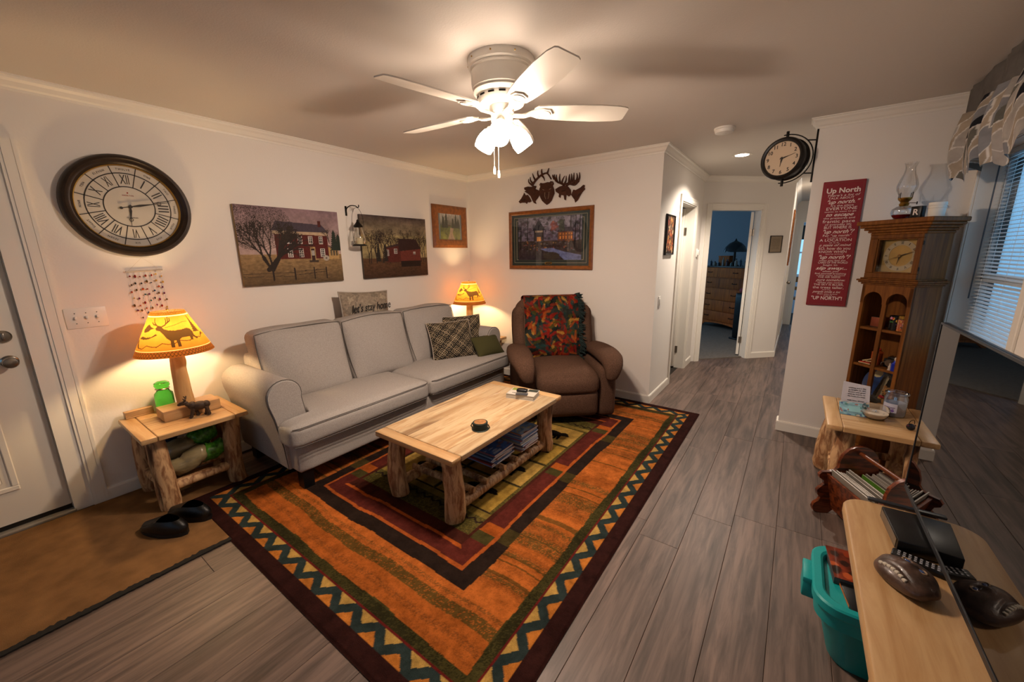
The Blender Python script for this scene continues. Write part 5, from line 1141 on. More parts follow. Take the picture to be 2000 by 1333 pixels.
B().box(-.035, .035, -.014, .014, .006, .013, .002).build('deck', mat('toy_red', '#a3251a'), t); B().tube([(-.04, -.012, .004), (.04, -.012, .004)], .004, 6).tube([(-.04, .012, .004), (.04, .012, .004)], .004, 6).build('runner', mat('toy_cream', '#c2ab80', .5), t); B().tube([(-.02, -.006, .016), (.03, .004, .04)], .004, 6).tube([(-.025, .004, .017), (.02, -.004, .034)], .004, 6).tube([(.0, .0, .017), (.035, .002, .022)], .004, 6).build('stick', mat('toy_cream', '#c2ab80'), t)
t = thing('black_ornament', 'small black ornament with round front on the middle shelf', 'ornament', at(.205, .095, S2), TH)
B().box(-.042, .042, -.022, .022, 0, .062, .005).box(-.02, .02, -.022, .022, .06, .078, .004).build('body', BLK, t); B().lathe([(0, -.040), (.020, -.040), (.024, -.032), (.024, -.02)], 20, (0.0, 0, .036), 'y', cap=False).build('lens', mat('lens_tan', '#5a4a3c', .3), t)
B().tube([(-.047, -.03, .0), (-.045, -.03, .03), (-.02, -.032, .040)], .003, 6).build('lever', CHROME, t)
t = thing('blue_bottle', 'small bright blue bottle with a pale stopper', 'bottle', at(.268, .030, S2), TH)
B().lathe([(0, 0), (.018, 0), (.020, .006), (.020, .05), (.010, .062), (.008, .072)], 18, cap=False).build('body', mat('cobalt', '#14299a', .2), t); B().lathe([(0, .095), (.008, .092), (.010, .08), (.007, .071)][::-1], 12, cap=False).build('stopper', mat('pale_stone', '#b5aa9c', .4), t)
t = thing('tiny_figurine', 'tiny white figurine beside the blue bottle', 'figurine', at(.243, .025, S2), TH); B().lathe([(0, .05), (.006, .046), (.007, .038), (.005, .034), (.010, .024), (.009, .008), (.012, 0), (0, 0)][::-1], 12, cap=False).build('body', mat('bisque', '#b0a090', .5), t)
t = thing('wolf_plate', 'round blue collector plate standing on the bottom clock shelf', 'plate', at(.165, .10, S0+.001), TH)
c = Canvas(.26, .26, 80, 80, '#1e3a6a'); rn = random.Random(2); c.noise(.4, .08, 3); c.ell(.07, .20, .03, .028, '#b8a878')
for k in range(30): c.ell(rn.uniform(.12, .25), rn.uniform(.08, .25), .005, .005, '#b7c2cc', .7)
c.poly([(.08, .03), (.19, .03), (.18, .12), (.17, .19), (.14, .225), (.11, .20), (.10, .13)], '#17130f'); c.poly([(.105, .03), (.15, .03), (.14, .12), (.148, .18), (.135, .2), (.12, .17), (.115, .1)], '#94866a'); c.poly([(.19, .10), (.22, .15), (.25, .10), (.23, .07)], '#8fa0b4', .7); c.rect(0, .26, 0, .04, '#0d0c10')
def platef(X, Y):
    u, v = X/.13-1, Y/.13-1; k = np.sqrt(np.clip(1-v*v/2, 0, 1)); k2 = np.sqrt(np.clip(1-u*u/2, 0, 1)); x, z = u*k*.13, v*k2*.13; r2 = (x*x+z*z)/.0169
    return st(x, -.012*r2*r2+.07*(z+.13)/.26-.02, z+.131)
link('face', c.mesh('face', platef), vcol('plate_glaze', .2, coat=.5), t)
B().tube([(-.04, -.04, .003), (.0, .03, .01), (.0, .05, .13)], .003, 6).tube([(.04, -.04, .003), (.0, .03, .01)], .003, 6).build('stand', BRASS, t)
t = thing('teddy_bear', 'small tan teddy bear with a dark red bow on the bottom shelf', 'teddy bear', at(.262, .035, S0), TH)
FUR = mat('golden_fur', '#8a6236', .95, bump=.5, bscale=300, var=.2, vscale=60); REDF = mat('red_felt', '#7a1418', .9)
b_ = B().ball((0, 0, .05), .034, 2, (1, .85, 1.2)).ball((-.022, -.03, .02), .017, 2, (1, 1.5, .9)).ball((.022, -.03, .02), .017, 2, (1, 1.5, .9)).ball((-.036, -.012, .065), .013, 2, (1.4, 1, .9)).ball((.036, -.012, .065), .013, 2, (1.4, 1, .9)).build('body', FUR, t)
hd_ = B().ball((0, -.006, .118), .034, 2).ball((-.028, 0, .146), .012, 1).ball((.028, 0, .146), .012, 1).ball((0, -.035, .11), .014, 1).build('head', FUR, t); B().ball((-.012, -.038, .124), .004, 1).ball((.012, -.038, .124), .004, 1).ball((0, -.049, .113), .004, 1).build('face', BLK, hd_)
B().ball((-.02, -.035, .084), .012, 1, (1.3, .6, 1)).ball((.02, -.035, .084), .012, 1, (1.3, .6, 1)).ball((0, -.038, .084), .007, 1).build('bow', REDF, t)
# ---- on top of the clock
ol = thing('oil_lamp', 'clear glass oil lamp with red oil on top of the clock', 'oil lamp', at(.085, .10, CH)); G2 = thin_glass('lamp_glass', (.94, .95, .95), .45)
B().lathe([(0, 0), (.05, 0), (.052, .006), (.040, .012), (.052, .028), (.060, .048), (.056, .070), (.036, .086), (.022, .092)], 28, cap=False).build('font', G2, ol); B().lathe([(0, .004), (.036, .010), (.050, .026), (.054, .034), (0, .034)], 28, cap=False).build('oil', mat('red_oil', '#7a0c14', .1), ol)
bn = B().lathe([(.022, .090), (.026, .100), (.020, .112), (.024, .118), (.034, .130), (.036, .140), (.030, .142), (0, .142)], 24, cap=False).build('burner', BRASS, ol)
bl = B()
for k in range(4): a = R(45+90*k); bl.tube([(.03*math.cos(a), .03*math.sin(a), .135), (.042*math.cos(a), .042*math.sin(a), .14), (.041*math.cos(a), .041*math.sin(a), .172)], .0022, 5)
bl.tube([(.02, 0, .108), (.055, -.01, .104)], .002, 5).lathe([(0, -.002), (.009, -.002), (.009, .002), (0, .002)], 12, (.058, -.011, .104), 'x'); bl.build('prongs', BLKM, bn)
B().lathe([(.030, .138), (.036, .160), (.050, .190), (.053, .215), (.044, .250), (.030, .290), (.025, .320), (.028, .340), (.036, .356)], 28, cap=False).build('chimney', G2, ol)
t = thing('letter_block', 'black block with a cream letter R beside the oil lamp', 'block', at(.205, .055, CH), TH); box('block', BLK, t, -.028, .028, -.02, .02, 0, .075, .003); text('letter', 'R', .05, CREAM_INK, t, Matrix.Translation((0, -.0208, .038)) @ MBK @ Matrix.Identity(4), bold=.001)
t = thing('white_cup', 'plain white ribbed cup on top of the clock', 'cup', at(.295, .065, CH), TH); B().lathe([(0, 0), (.034, 0), (.037, .006), (.041, .085), (.039, .087), (.036, .083), (.033, .008), (0, .006)], 28, cap=False).build('cup', WHITEM, t); B().lathe([(.0415, .066), (.043, .069), (.0415, .072)], 28, cap=False).lathe([(.041, .052), (.0425, .055), (.041, .058)], 28, cap=False).build('rib', WHITEM, t)
# ================================================================== BLINDS AND VALANCE
bd = wthing('window_blinds', 'white horizontal slat blinds lowered over the window', 'blinds', (XR+.05, -.57, WZ1))
BLM = mat('blind_vinyl', '#dfe2e2', .45); sx = XR+.084; y0, y1 = WIN0+.012, WIN1-.032
box('head_rail', BLM, bd, sx-.016, sx+.016, y0, y1, WZ1-.034, WZ1-.006, .002); box('bottom_rail', BLM, bd, sx-.012, sx+.012, y0, y1, WZ0+.008, WZ0+.026, .002)
bl = B(); a = R(16); n = 5; vs = []; fs = []
for k in range(n+1):
    q = (k/n-.5)*.026; z = .0018*(1-(2*k/n-1)**2); vs += [(q*math.cos(a)-z*math.sin(a), y0, q*math.sin(a)+z*math.cos(a)), (q*math.cos(a)-z*math.sin(a), y1, q*math.sin(a)+z*math.cos(a))]
for k in range(n): fs.append((2*k, 2*k+1, 2*k+3, 2*k+2))
sm = bl.add(vs, fs).mesh('slat', 180); sm.materials.append(BLM); k = 0; z = WZ0+.045
while z < WZ1-.045:
    link('slat', sm, BLM, bd, (sx, 0, z)); z += .0213
for y in (y1-.13, (y0+y1)/2, y0+.13): B().tube([(sx-.0135, y, WZ0+.02), (sx-.0135, y, WZ1-.03)], .0009, 4).tube([(sx+.0135, y, WZ0+.02), (sx+.0135, y, WZ1-.03)], .0009, 4).build('ladder_cord', BLM, bd)
B().tube([(sx-.022, y1-.012, WZ1-.04), (sx-.022, y1-.014, 1.19)], .0035, 6).build('tilt_wand', mat('wand_grey', '#5d6670', .3), bd)
box('screen_frame', mat('screen_frame', '#14161a', .6), w1, XR+.126, XR+.137, -.19, -.12, WZ0+.05, WZ1-.045)
VX = 4.14; va = wthing('window_valance', 'grey and tan leaf print valance gathered over the window', 'valance', (VX, -.75, 1.9))
VW = 1.62; c = Canvas(VW, .56, 330, 116, '#a89a88'); X, Y = c.X, c.Y; rn = random.Random(15)
GREY, TANC, DKC, WHC, OLC = '#85868a', '#a9a39c', '#26272c', '#d2cec8', '#68665f'
for i in range(13):
    for j in range(4):
        x, y = i*.13+(j % 2)*.065+rn.uniform(-.012, .012), j*.13+rn.uniform(-.01, .01); r_ = rn.uniform(.08, .105); a = rn.uniform(.6, 1.2)
        def lf(sc): return [(x+(u*math.cos(a)-v*math.sin(a))*r_*sc, y+(u*math.sin(a)+v*math.cos(a))*r_*sc) for u, v in ((-1, 0), (-.5, .38), (.1, .5), (.7, .3), (1, 0), (.6, -.36), (0, -.5), (-.6, -.34))]
        c.poly(lf(1.12), WHC); c.poly(lf(1.0), rn.choice((GREY, TANC, DKC, OLC, GREY, TANC, '#9a8d7c')))
        if rn.random() < .5: q = lf(1.0); c.poly([q[0], q[1], q[2], q[3], q[4]], rn.choice((DKC, OLC, GREY, TANC)))
c.put(Y > .40, '#66625e'); c.noise(.12, .05, 4)
SWG = .54
def vf(X, Y):
    ph = (X % SWG)/SWG; drop = .10*np.abs(np.sin(ph*math.pi))**.8; bot = 1.875+.085-.085*np.abs(np.sin(ph*math.pi))**1.2+.03*np.abs(np.sin(X*23))
    z = bot+(2.415-bot)*(Y/.56); amp = np.where(Y > .40, .006, .018); fold = np.sin(X*52+np.sin(X*9)*2)*amp*.6+np.sin(X*23+1)*amp
    gat = .028*np.exp(-((ph-.0)/.05)**2)+.028*np.exp(-((ph-1)/.05)**2)
    x = VX+fold+gat*(Y < .4)-.028*np.sin(np.clip(Y/.40, 0, 1)*math.pi)
    y = -.10-X*1.0+.006*np.sin(X*30)
    ret = np.clip((.085-X)/.085, 0, 1); x = x+(XR-.005-x)*ret**.8; y = np.where(X < .085, -.185+.085*ret**.5*.9, y)
    return st(x, y, z)
link('fabric', c.mesh('fabric', vf), vcol('valance_cotton', .9, spec=.1, translucent=.15), va)
B().tube([(VX+.04, -.19, 2.36), (VX+.04, -1.7, 2.36)], .007, 8).tube([(VX+.04, -.19, 2.36), (XR-.002, -.19, 2.36)], .007, 8).build('rod', WHITEM, va)
# ================================================================== BESIDE THE DOOR
zt = LT
t = thing('green_jar', 'green glass canister with bubble lid beside the lamp', 'jar', (.105, -3.215, zt)); GG = mat('green_glass', (.10, .62, .08), .02, trans=1.0, ior=1.35, spec=.8)
B().lathe([(0, .0), (.046, 0), (.050, .008), (.051, .10), (.048, .125), (.034, .142), (.033, .152), (0, .152)], 32, cap=False).build('body', GG, t); B().lathe([(.036, .152), (.040, .157), (.036, .162)], 28, cap=False).build('clamp_ring', CHROME, t); B().lathe([(0, .160), (.034, .162), (.042, .178), (.040, .196), (.022, .207), (0, .209)], 28, cap=False).build('lid', GG, t)
t = thing('wooden_tray', 'ribbed pine block lying at the back of the end table', 'box', (.062, -3.345, zt), R(4)); box('body', PINEY, t, -.02, .02, -.07, .07, 0, .045, .002)
for k in range(6): box('rib', PINEY, t, .02, .0215, -.069, .069, .004+k*.007, .0085+k*.007, .0005)
def moose_fig(t, m):
    b = B(); b.ball((.0, 0, .056), .024, 2, (1.5, .85, 1.0)).ball((.028, 0, .062), .020, 2, (1, .9, 1.1)).ball((-.028, 0, .058), .02, 2, (.9, .9, 1.0))
    for (x, y, dx) in ((.026, .012, .012), (.022, -.012, -.012), (-.026, .012, -.01), (-.030, -.012, .008)): b.tube([(x, y, .05), (x+dx*.5, y, .026), (x+dx, y, .006), (x+dx+.006, y, .001)], [.011, .008, .007, .008], 8)
    b.tube([(.034, 0, .066), (.052, 0, .076)], [.014, .010], 8); b.build('body', m, t)
    h = B().ball((.060, 0, .082), .013, 2, (1.5, .8, .9)).ball((.076, 0, .077), .009, 2, (1.1, .8, .8)).ball((.056, .012, .094), .005, 1).ball((.056, -.012, .094), .005, 1).build('head', m, t)
    bl = B()
    for s_ in (-1, 1): bl.tube([(.056, s_*.006, .092), (.050, s_*.018, .100), (.048, s_*.03, .108)], [.004, .0045, .003], 6).tube([(.050, s_*.018, .100), (.058, s_*.024, .110)], .0025, 5)
    bl.build('antler', m, h)
t = thing('moose_figurine', 'small dark carved moose walking on the end table', 'figurine', (.405, -3.115, zt), R(-108)); t.scale = (1.25, 1.25, 1.25); moose_fig(t, mat('dark_carved', '#3a2a1e', .6, var=.4, vscale=60))
# bags under the table
def bag(label, p0, p1, r_, seed):
    t = wthing('plastic_bag', label, 'bag', p0); p0, p1 = Vector(p0), Vector(p1); rn = random.Random(seed); n = 14; pts = [p0+(p1-p0)*k/n+Vector((0, 0, .012*math.sin(k*.9+seed))) for k in range(n+1)]
    def body(a, b, rr, nm, m, wr):
        q = pts[a:b+1]; bl = B(); bl.tube(q, [rr(k/n)*(1+.07*math.sin(k*2.3+seed)) for k in range(a, b+1)], 22); me = bl.mesh(nm, 180)
        for v in me.vertices: v.co += Vector((rn.uniform(-wr, wr), rn.uniform(-wr, wr), rn.uniform(-wr, wr)*.7))
        return link(nm, me, m, t)
    prof = lambda q: r_*(.35+.65*math.sin(math.pi*min(1, .12+q*.80))**.7)
    body(0, 9, prof, 'sack', mat('milky_plastic', '#93835f', .3, var=.45, vscale=30, coat=.4, bump=.6, bscale=35, stretch=(1, .25, 1)), .004); body(9, 14, lambda q: prof(q)*1.06, 'netting', mat('green_net', '#4a8a26', .4, var=.6, vscale=60, coat=.3, bump=.8, bscale=60), .004)
bag('clear bag with green netting end lying on the front shelf rail', (.37, -3.34, .205), (.39, -3.015, .275), .060, 1)
bag('clear bag with green netting end lying behind the first bag', (.24, -3.34, .235), (.27, -3.02, .345), .070, 4)
t = wthing('blue_pouch', 'crumpled blue plastic pouch on the end table shelf', 'bag', (.16, -3.25, .22)); b_ = B().cushion(.10, .22, -3.32, -3.20, .33, .43, .04, 8, (.01, .01, .01)); me = b_.mesh('pouch', 180); rn = random.Random(5)
for v in me.vertices: v.co += Vector((rn.uniform(-.006, .006), rn.uniform(-.006, .006), rn.uniform(-.006, .006)))
link('pouch', me, mat('blue_plastic', '#27406e', .3, var=.4, vscale=40, coat=.4), t)
# shoes
def shoe(label, loc, rz):
    t = thing('clog_shoe', label, 'shoe', loc, rz, None); L_, W_ = .29, .10; LE = mat('black_leather', '#0d0b0a', .38, bump=.25, bscale=160)
    def outl(q):
        k = math.sin(math.pi*min(1, max(0, q)))**.38; return W_/2*k*(1.0+.12*math.sin(q*math.pi*1.0-.6)) if q < .5 else W_/2*k*(1.04)
    ys = np.linspace(0, 1, 19); poly = [(outl(q), q*L_) for q in ys]+[(-outl(q), q*L_) for q in ys[::-1]]
    B().prism(poly, 0, .022).build('sole', mat('shoe_sole', '#0a0909', .6), t)
    vs = []; fs = []; n = 24; prof = [(1.0, .02), (1.03, .035), (1.0, .055), (.90, .072), (.72, .088)]
    for (s_, z) in prof:
        for k in range(n):
            a = 2*math.pi*k/n; y = .5+.5*math.sin(a)*.985; o = outl(y)*1.0; x = math.cos(a)*max(o, .018)/max(abs(math.cos(a)), .35)*.98 if abs(math.cos(a)) > .35 else math.cos(a)/.35*max(o, .018)*.98
            hz = z*(1.0 if y < .55 else 1-.52*((y-.55)/.45))
            vs.append((x*s_, L_*(.5+(y-.5)*(s_ if y < .5 else s_)), hz))
    m_ = len(prof)
    for i in range(m_-1):
        for k in range(n): a, b = i*n+k, i*n+(k+1) % n; fs.append((a, b, b+n, a+n))
    bl = B().add(vs, fs)
    cols = 8; base = len(bl.v)
    up = bl.build('upper', LE, t, 60)
    # vamp closes the front half
    def vamp(u, v):
        y = L_*(.50+.42*v); q = y/L_; wd_ = outl(q)*(.80-.05*v); x = (u*2-1)*wd_; return (x, y, (.086-.046*v)+.012*(1-(2*u-1)**2))
    B().grid(10, 10, vamp).build('vamp', LE, t, 180)
    B().prism([(p[0]*.80, .02+p[1]*.92) for p in poly], .023, .027).build('insole', BLK, t); return t
shoe('black leather clog nearest the entry door on the mat', (.845, -3.385, .0075), R(117))
shoe('black leather clog beside its mate against the rug edge', (.80, -3.262, .0075), R(115))
# ================================================================== COFFEE TABLE THINGS
t = thing('paperback_book', 'thick white paperback book on the coffee table', 'book', (1.835, -1.515, CT), R(14))
box('pages', mat('page_block', '#b9b2a4', .85), t, -.108, .106, -.072, .070, .0015, .034, .001); B().box(-.11, .11, -.075, .075, 0, .0016).box(-.11, .11, -.075, .075, .034, .0358).box(-.11, -.1085, -.075, .075, 0, .0358).build('cover', mat('cover_white', '#c9c2b4', .4), t); box('cover_band', mat('cover_green', '#8a9440', .4), t, -.10, -.02, .02, .07, .0358, .0362); box('cover_photo', mat('cover_dark', '#3a4038', .4), t, .03, .105, .02, .07, .0358, .0362); text('title', 'HOME', .03, INK, t, Matrix.Translation((-.03, -.04, .0363)))
t = thing('car_key_fob', 'black key fob resting on the paperback book', 'key fob', (1.83, -1.515, CT+.0363), R(20)); B().cushion(-.045, .04, -.022, .022, 0, .022, .010, 6, (0, 0, .004)).build('body', BLK, t, 180); B().lathe([(0, .0215), (.006, .0235), (.007, .0215)][::-1], 12, (.03, 0, 0), cap=False).build('button', CHROME, t)
t = thing('grey_phone', 'slim grey gadget under the key fob', 'gadget', (1.862, -1.572, CT+.0363), R(24)); box('body', mat('phone_grey', '#4a4a4c', .3), t, -.045, .045, -.02, .02, 0, .009, .003)
cst = wthing('coaster_holder', 'round dark metal coaster holder on the coffee table', 'coaster set', (1.935, -2.14, CT)); cc = (1.935, -2.14, CT)
B().lathe([(0, 0), (.052, 0), (.053, .004), (.05, .006), (0, .006)], 32, cc, cap=False).build('tray', mat('verdigris', '#27332f', .5, metal=.4), cst)
cm = B().lathe([(0, 0), (.046, 0), (.0475, .002), (.0475, .005), (.046, .007), (0, .007)], 32, cap=False).mesh('coaster'); cm.materials.append(MATS['verdigris'])
for k in range(5): o = link('coaster', cm, None, cst); o.location = (cc[0], cc[1], CT+.006+k*.0085)
B().lathe([(0, CT+.0495), (.036, CT+.0495), (.038, CT+.0485)][::-1], 28, (cc[0], cc[1], 0), cap=False).build('cork_inlay', mat('cork', '#9a6a3c', .8, var=.3, vscale=60), cst)
for a in (R(20), R(200)):
    bl = B(); bl.tube([(cc[0]+.05*math.cos(a), cc[1]+.05*math.sin(a), CT+.004), (cc[0]+.062*math.cos(a), cc[1]+.062*math.sin(a), CT+.014), (cc[0]+.052*math.cos(a), cc[1]+.052*math.sin(a), CT+.036)], .004, 6); bl.build('bracket', mat('verdigris', '#27332f'), cst)
MAGC = ['#7a8fbe', '#9a4040', '#6d86ae', '#a8adbe', '#5570a0', '#b5826a', '#7a9aba', '#c5c0c8', '#8a5a6a', '#5f7aa8', '#ccc4b4', '#8098b6']
def magazine(i, loc, rz, label, cv=None, th=.007, group=None, size=(.275, .21)):
    t = thing('magazine', label, 'magazine', loc, rz, group); L_, W_ = size
    box('pages', PAPER, t, -W_/2+.002, W_/2-.001, -L_/2+.001, L_/2-.001, .0006, th-.0006); cm_ = mat('mag_%d' % (i % 12), MAGC[i % 12], .3, coat=.3)
    B().box(-W_/2, W_/2, -L_/2, L_/2, 0, .0007).box(-W_/2, W_/2, -L_/2, L_/2, th-.0007, th).box(-W_/2, -W_/2+.0012, -L_/2, L_/2, 0, th).build('cover', cm_, t)
    if cv: link('cover_picture', cv.mesh('cover_picture', lambda X, Y: st(X-W_/2+.004, Y-L_/2+.004, np.full_like(X, th+.0004))), vcol('gloss_print', .3, coat=.3), t)
    return t
def cover(seed, base, cols):
    c = Canvas(.202, .267, 50, 66, base); rn = random.Random(seed); c.noise(.4, .05, seed)
    for k in range(30): c.ell(rn.uniform(0, .2), rn.uniform(0, .2), rn.uniform(.008, .03), rn.uniform(.006, .02), rn.choice(cols), .8)
    c.rect(.01, .19, .225, .258, cols[0], .8); c.rect(.02, .1, .012, .03, '#c8c8cc', .9); return c
rn = random.Random(4); z = .1395
for i in range(9):
    top = i == 8; magazine(i, (1.828+rn.uniform(-.012, .012), -1.945+rn.uniform(-.012, .012), z), R(90+rn.uniform(-5, 5)), 'glossy blue winter magazine topping the nearer stack under the coffee table' if top else 'magazine in the nearer stack under the coffee table', cover(3, '#4a66a0', ('#9a6a60', '#b8b8c8', '#5a7ab8', '#7a4048')) if top else None, .0098, 'magazines in the nearer coffee table stack'); z += .0099
z = .1395
for i in range(13):
    top = i == 12; magazine(i+5, (1.862+rn.uniform(-.010, .010), -1.675+rn.uniform(-.010, .010), z), R(92+rn.uniform(-6, 6)), 'pale blue magazine topping the taller stack under the coffee table' if top else 'magazine in the taller stack under the coffee table', cover(8, '#86a4c8', ('#c8d0d8', '#9a4a4a', '#5f8aba', '#d9c8a0')) if top else None, .0098, 'magazines in the taller coffee table stack'); z += .0099
# ================================================================== RIGHT END TABLE THINGS
t = thing('greeting_card', 'standing folded greeting card with pale inside on the end table', 'card', (3.83, -.725, RT), R(4))
CARD = mat('card_stock', '#c3bfc6', .7); B().prism([(-.075, 0), (.07, .0), (.062, .165), (-.07, .18)], 0, .0012, lambda u, v, w_: (u, .018+v*.22+w_, v)).build('back_leaf', CARD, t, 0)
c = Canvas(.145, .10, 58, 40, '#7ea6b0'); rn = random.Random(3); c.noise(.3, .03, 2)
for k in range(34): c.ell(rn.uniform(0, .145), rn.uniform(0, .1), rn.uniform(.004, .012), rn.uniform(.004, .009), rn.choice(('#4a7a6a', '#c6b8a0', '#a35a4a', '#3c5a84', '#9cc4c8')), .85)
c.rect(.045, .10, .03, .07, '#8fc0c4')
link('front_leaf', c.mesh('front_leaf', lambda X, Y: st(X-.085, .004-Y*.80, .062-Y*.60)), vcol('card_print', .5), t)
for k in range(7): text('card_line', ('wishing you a day', 'as bright as the', 'flowers you grow', 'and as warm as', 'the home you keep', '', 'with love always')[k] or ' ', .011, INK, t, Matrix.Translation((0, .016+(.145-k*.013)*.22, .145-k*.013)) @ Matrix.Rotation(R(90-12.4), 4, 'X'), fit=.085) if k != 5 else None
t = thing('glass_tray', 'clear square glass tray under the bowl candle', 'tray', (3.925, -.80, RT), R(10)); box('plate', thin_glass('tray_glass', (.98, .98, .97), .0, .12), t, -.10, .10, -.085, .085, .001, .005, .001)
G3 = thin_glass('candle_glass', (.93, .95, .97), .8, .9); WAX = mat('cream_wax', '#d8c8b2', .5)
t = thing('bowl_candle', 'low glass bowl with a cream candle', 'candle', (3.915, -.775, RT+.0052)); B().lathe([(0, .0), (.048, .001), (.058, .012), (.064, .036), (.064, .062), (.060, .070)], 32, cap=False).build('bowl', G3, t); B().lathe([(0, .004), (.046, .006), (.055, .016), (.060, .028), (.0605, .034), (0, .033)], 32, cap=False).build('wax', WAX, t); B().tube([(0, 0, .033), (.002, 0, .045)], .0012, 5).build('wick', INK, t)
t = thing('jar_candle', 'tall glass jar candle with pale blue wax', 'candle', (4.015, -.655, RT)); BWAX = mat('blue_wax', '#7f93b0', .5)
B().lathe([(0, 0), (.050, 0), (.054, .006), (.054, .115), (.049, .128), (.049, .134), (.056, .141), (.056, .147), (.051, .150)], 32, cap=False).build('jar', G3, t); B().lathe([(0, .005), (.0505, .006), (.0515, .085), (0, .085)], 32, cap=False).build('wax', BWAX, t)
c = Canvas(.075, .055, 30, 22, '#b8b8c8'); c.rect(.01, .065, .03, .033, '#6a5a80'); c.rect(.015, .06, .022, .025, '#7a6a8a'); c.ell(.055, .012, .009, .008, '#6a4a94'); link('label', c.mesh('label', lambda X, Y: st(.0548*np.cos(X/.0548+R(-165)), .0548*np.sin(X/.0548+R(-165)), Y+.03)), vcol('jar_label', .5), t)
t = thing('metal_bell', 'small dark bell ornament with wire loop', 'bell', (4.055, -.885, RT), R(20)); B().ball((0, 0, .020), .020, 2).build('body', mat('gunmetal', '#2c2e36', .25, metal=.7), t); B().tube(smoothpath([(-.012, 0, .034), (-.006, 0, .055), (.010, 0, .060), (.014, 0, .04)], 4), .0018, 6).build('loop', BLKM, t); B().ball((-.018, -.008, .03), .006, 1).ball((.02, .004, .028), .006, 1).build('ribbon', mat('plum_ribbon', '#4a1428', .7), t)
# ================================================================== MAGAZINE RACK
mr_ = thing('magazine_rack', 'dark scalloped wooden magazine rack with dowel handle', 'magazine rack', (3.915, -1.24, 0), R(28))
RKW = wood('rack_wood', '#7e3a18', '#3f180a', '#120704', (3, 22, 22), .35, 2.2, knots=.45, coat=.25, lo=.40, hi=.56)
half = [(.12, 0), (.165, .0), (.195, .012), (.205, .035), (.198, .06), (.175, .08), (.170, .10), (.188, .118), (.193, .145), (.180, .165), (.160, .185), (.168, .21), (.190, .225), (.195, .245), (.180, .262), (.140, .266), (.115, .275), (.100, .295), (.098, .33), (.088, .37), (.062, .405), (.030, .423), (0, .428)]
outl2 = half+[(-x, z) for x, z in half[::-1][1:]]+[(-.09, .03), (.09, .03)]
for y in (-.165, .165):
    bl = B().prism(outl2, y-.010, y+.010, lambda u, v, w_: (u, w_, v)); bm = bmesh.new(); me = bl.mesh('end_panel', 40); bm.from_mesh(me); bmesh.ops.recalc_face_normals(bm, faces=bm.faces[:]); bm.to_mesh(me); bm.free(); link('end_panel', me, RKW, mr_)
B().tube([(0, -.185, .385), (0, .185, .385)], .012, 14).build('handle', mat('dowel_wood', '#6a3316', .35, var=.3, vscale=30, coat=.3), mr_)
for s_ in (-1, 1): B().prism([(s_*.09, .035), (s_*.105, .035), (s_*.158, .255), (s_*.143, .255)], -.155, .155, lambda u, v, w_: (u, w_, v)).build('side_board', RKW, mr_, 0)
B().prism([(-.004, .04), (.004, .04), (.004, .245), (-.004, .245)], -.155, .155, lambda u, v, w_: (u, w_, v)).build('divider', RKW, mr_, 0); B().box(-.095, .095, -.155, .155, .03, .042).build('bottom', RKW, mr_)
rn = random.Random(2); MC2 = ['#8a8378', '#6d675f', '#9a948a', '#7a7268', '#a39b8e', '#5f5952', '#948c80', '#756e64']
xs = [(-.13+.0098*k) for k in range(12)]+[.018+.0125*k for k in range(8)]
for k, x in enumerate(xs):
    green = k == 12; lean = R(-13+26*(x+.125)/.25)
    W2 = Matrix.Translation((3.915, -1.24, 0)) @ Matrix.Rotation(R(28), 4, 'Z')
    t = bpy.data.objects.new('catalogue', None); COL.objects.link(t); t.matrix_world = W2 @ Matrix.Translation((x*.64, 0, .0435)) @ Matrix.Rotation(lean, 4, 'Y')
    tag(t, 'green covered catalogue standing in the scalloped rack' if green else 'pale catalogue standing in the scalloped rack', 'magazine', 'catalogues in the scalloped rack'); h = .235+rn.uniform(-.03, .02); d_ = .142+rn.uniform(-.006, .004)
    box('pages', PAPER, t, -.0022, .0022, -d_+.002, d_-.002, .001, h-.001); B().box(-.0028, -.0022, -d_, d_, 0, h).box(.0022, .0028, -d_, d_, 0, h).build('cover', mat('cat_green', '#4f7a28', .4) if green else mat('cat_%d' % (k % 8), MC2[k % 8], .45), t)
# ================================================================== STORAGE BIN
TEAL = mat('teal_plastic', '#0a9494', .42, bump=.08, bscale=80)
bn_ = wthing('storage_bin', 'teal plastic storage tote with sunken lid half under the bench', 'storage bin', (3.80, -2.12, 0))
def rrect(x0, x1, y0, y1, r_, n=6):
    o = []
    for (cx, cy, a0) in ((x1-r_, y1-r_, 0), (x0+r_, y1-r_, 90), (x0+r_, y0+r_, 180), (x1-r_, y0+r_, 270)):
        for k in range(n+1): a = R(a0+90*k/n); o.append((cx+r_*math.cos(a), cy+r_*math.sin(a)))
    return o
def loft(bl, rings, cap0=True, cap1=True):
    n = len(rings[0][0]); vs = [(x, y, z) for rg, z in rings for x, y in rg]; fs = []
    for i in range(len(rings)-1):
        for k in range(n): a, b = i*n+k, i*n+(k+1) % n; fs.append((a, b, b+n, a+n))
    if cap0: fs.append(tuple(range(n))[::-1])
    if cap1: fs.append(tuple(range((len(rings)-1)*n, len(rings)*n)))
    return bl.add(vs, fs)
bx0, bx1, by0, by1 = 3.612, 4.01, -2.325, -1.955; q = lambda i, r_: rrect(bx0+i, bx1-i, by0+i, by1-i, r_)
loft(B(), [(q(.085, .06), 0), (q(.075, .07), .015), (q(.030, .08), .20), (q(.020, .08), .205), (q(.012, .08), .21), (q(.008, .08), .27)], True, False).build('tub', TEAL, bn_, 50)
loft(B(), [(q(.004, .085), .262), (q(0, .085), .268), (q(0, .085), .296), (q(.006, .08), .302), (q(.028, .07), .302), (q(.036, .065), .296), (q(.042, .06), .276)], False, True).build('lid', TEAL, bn_, 28)
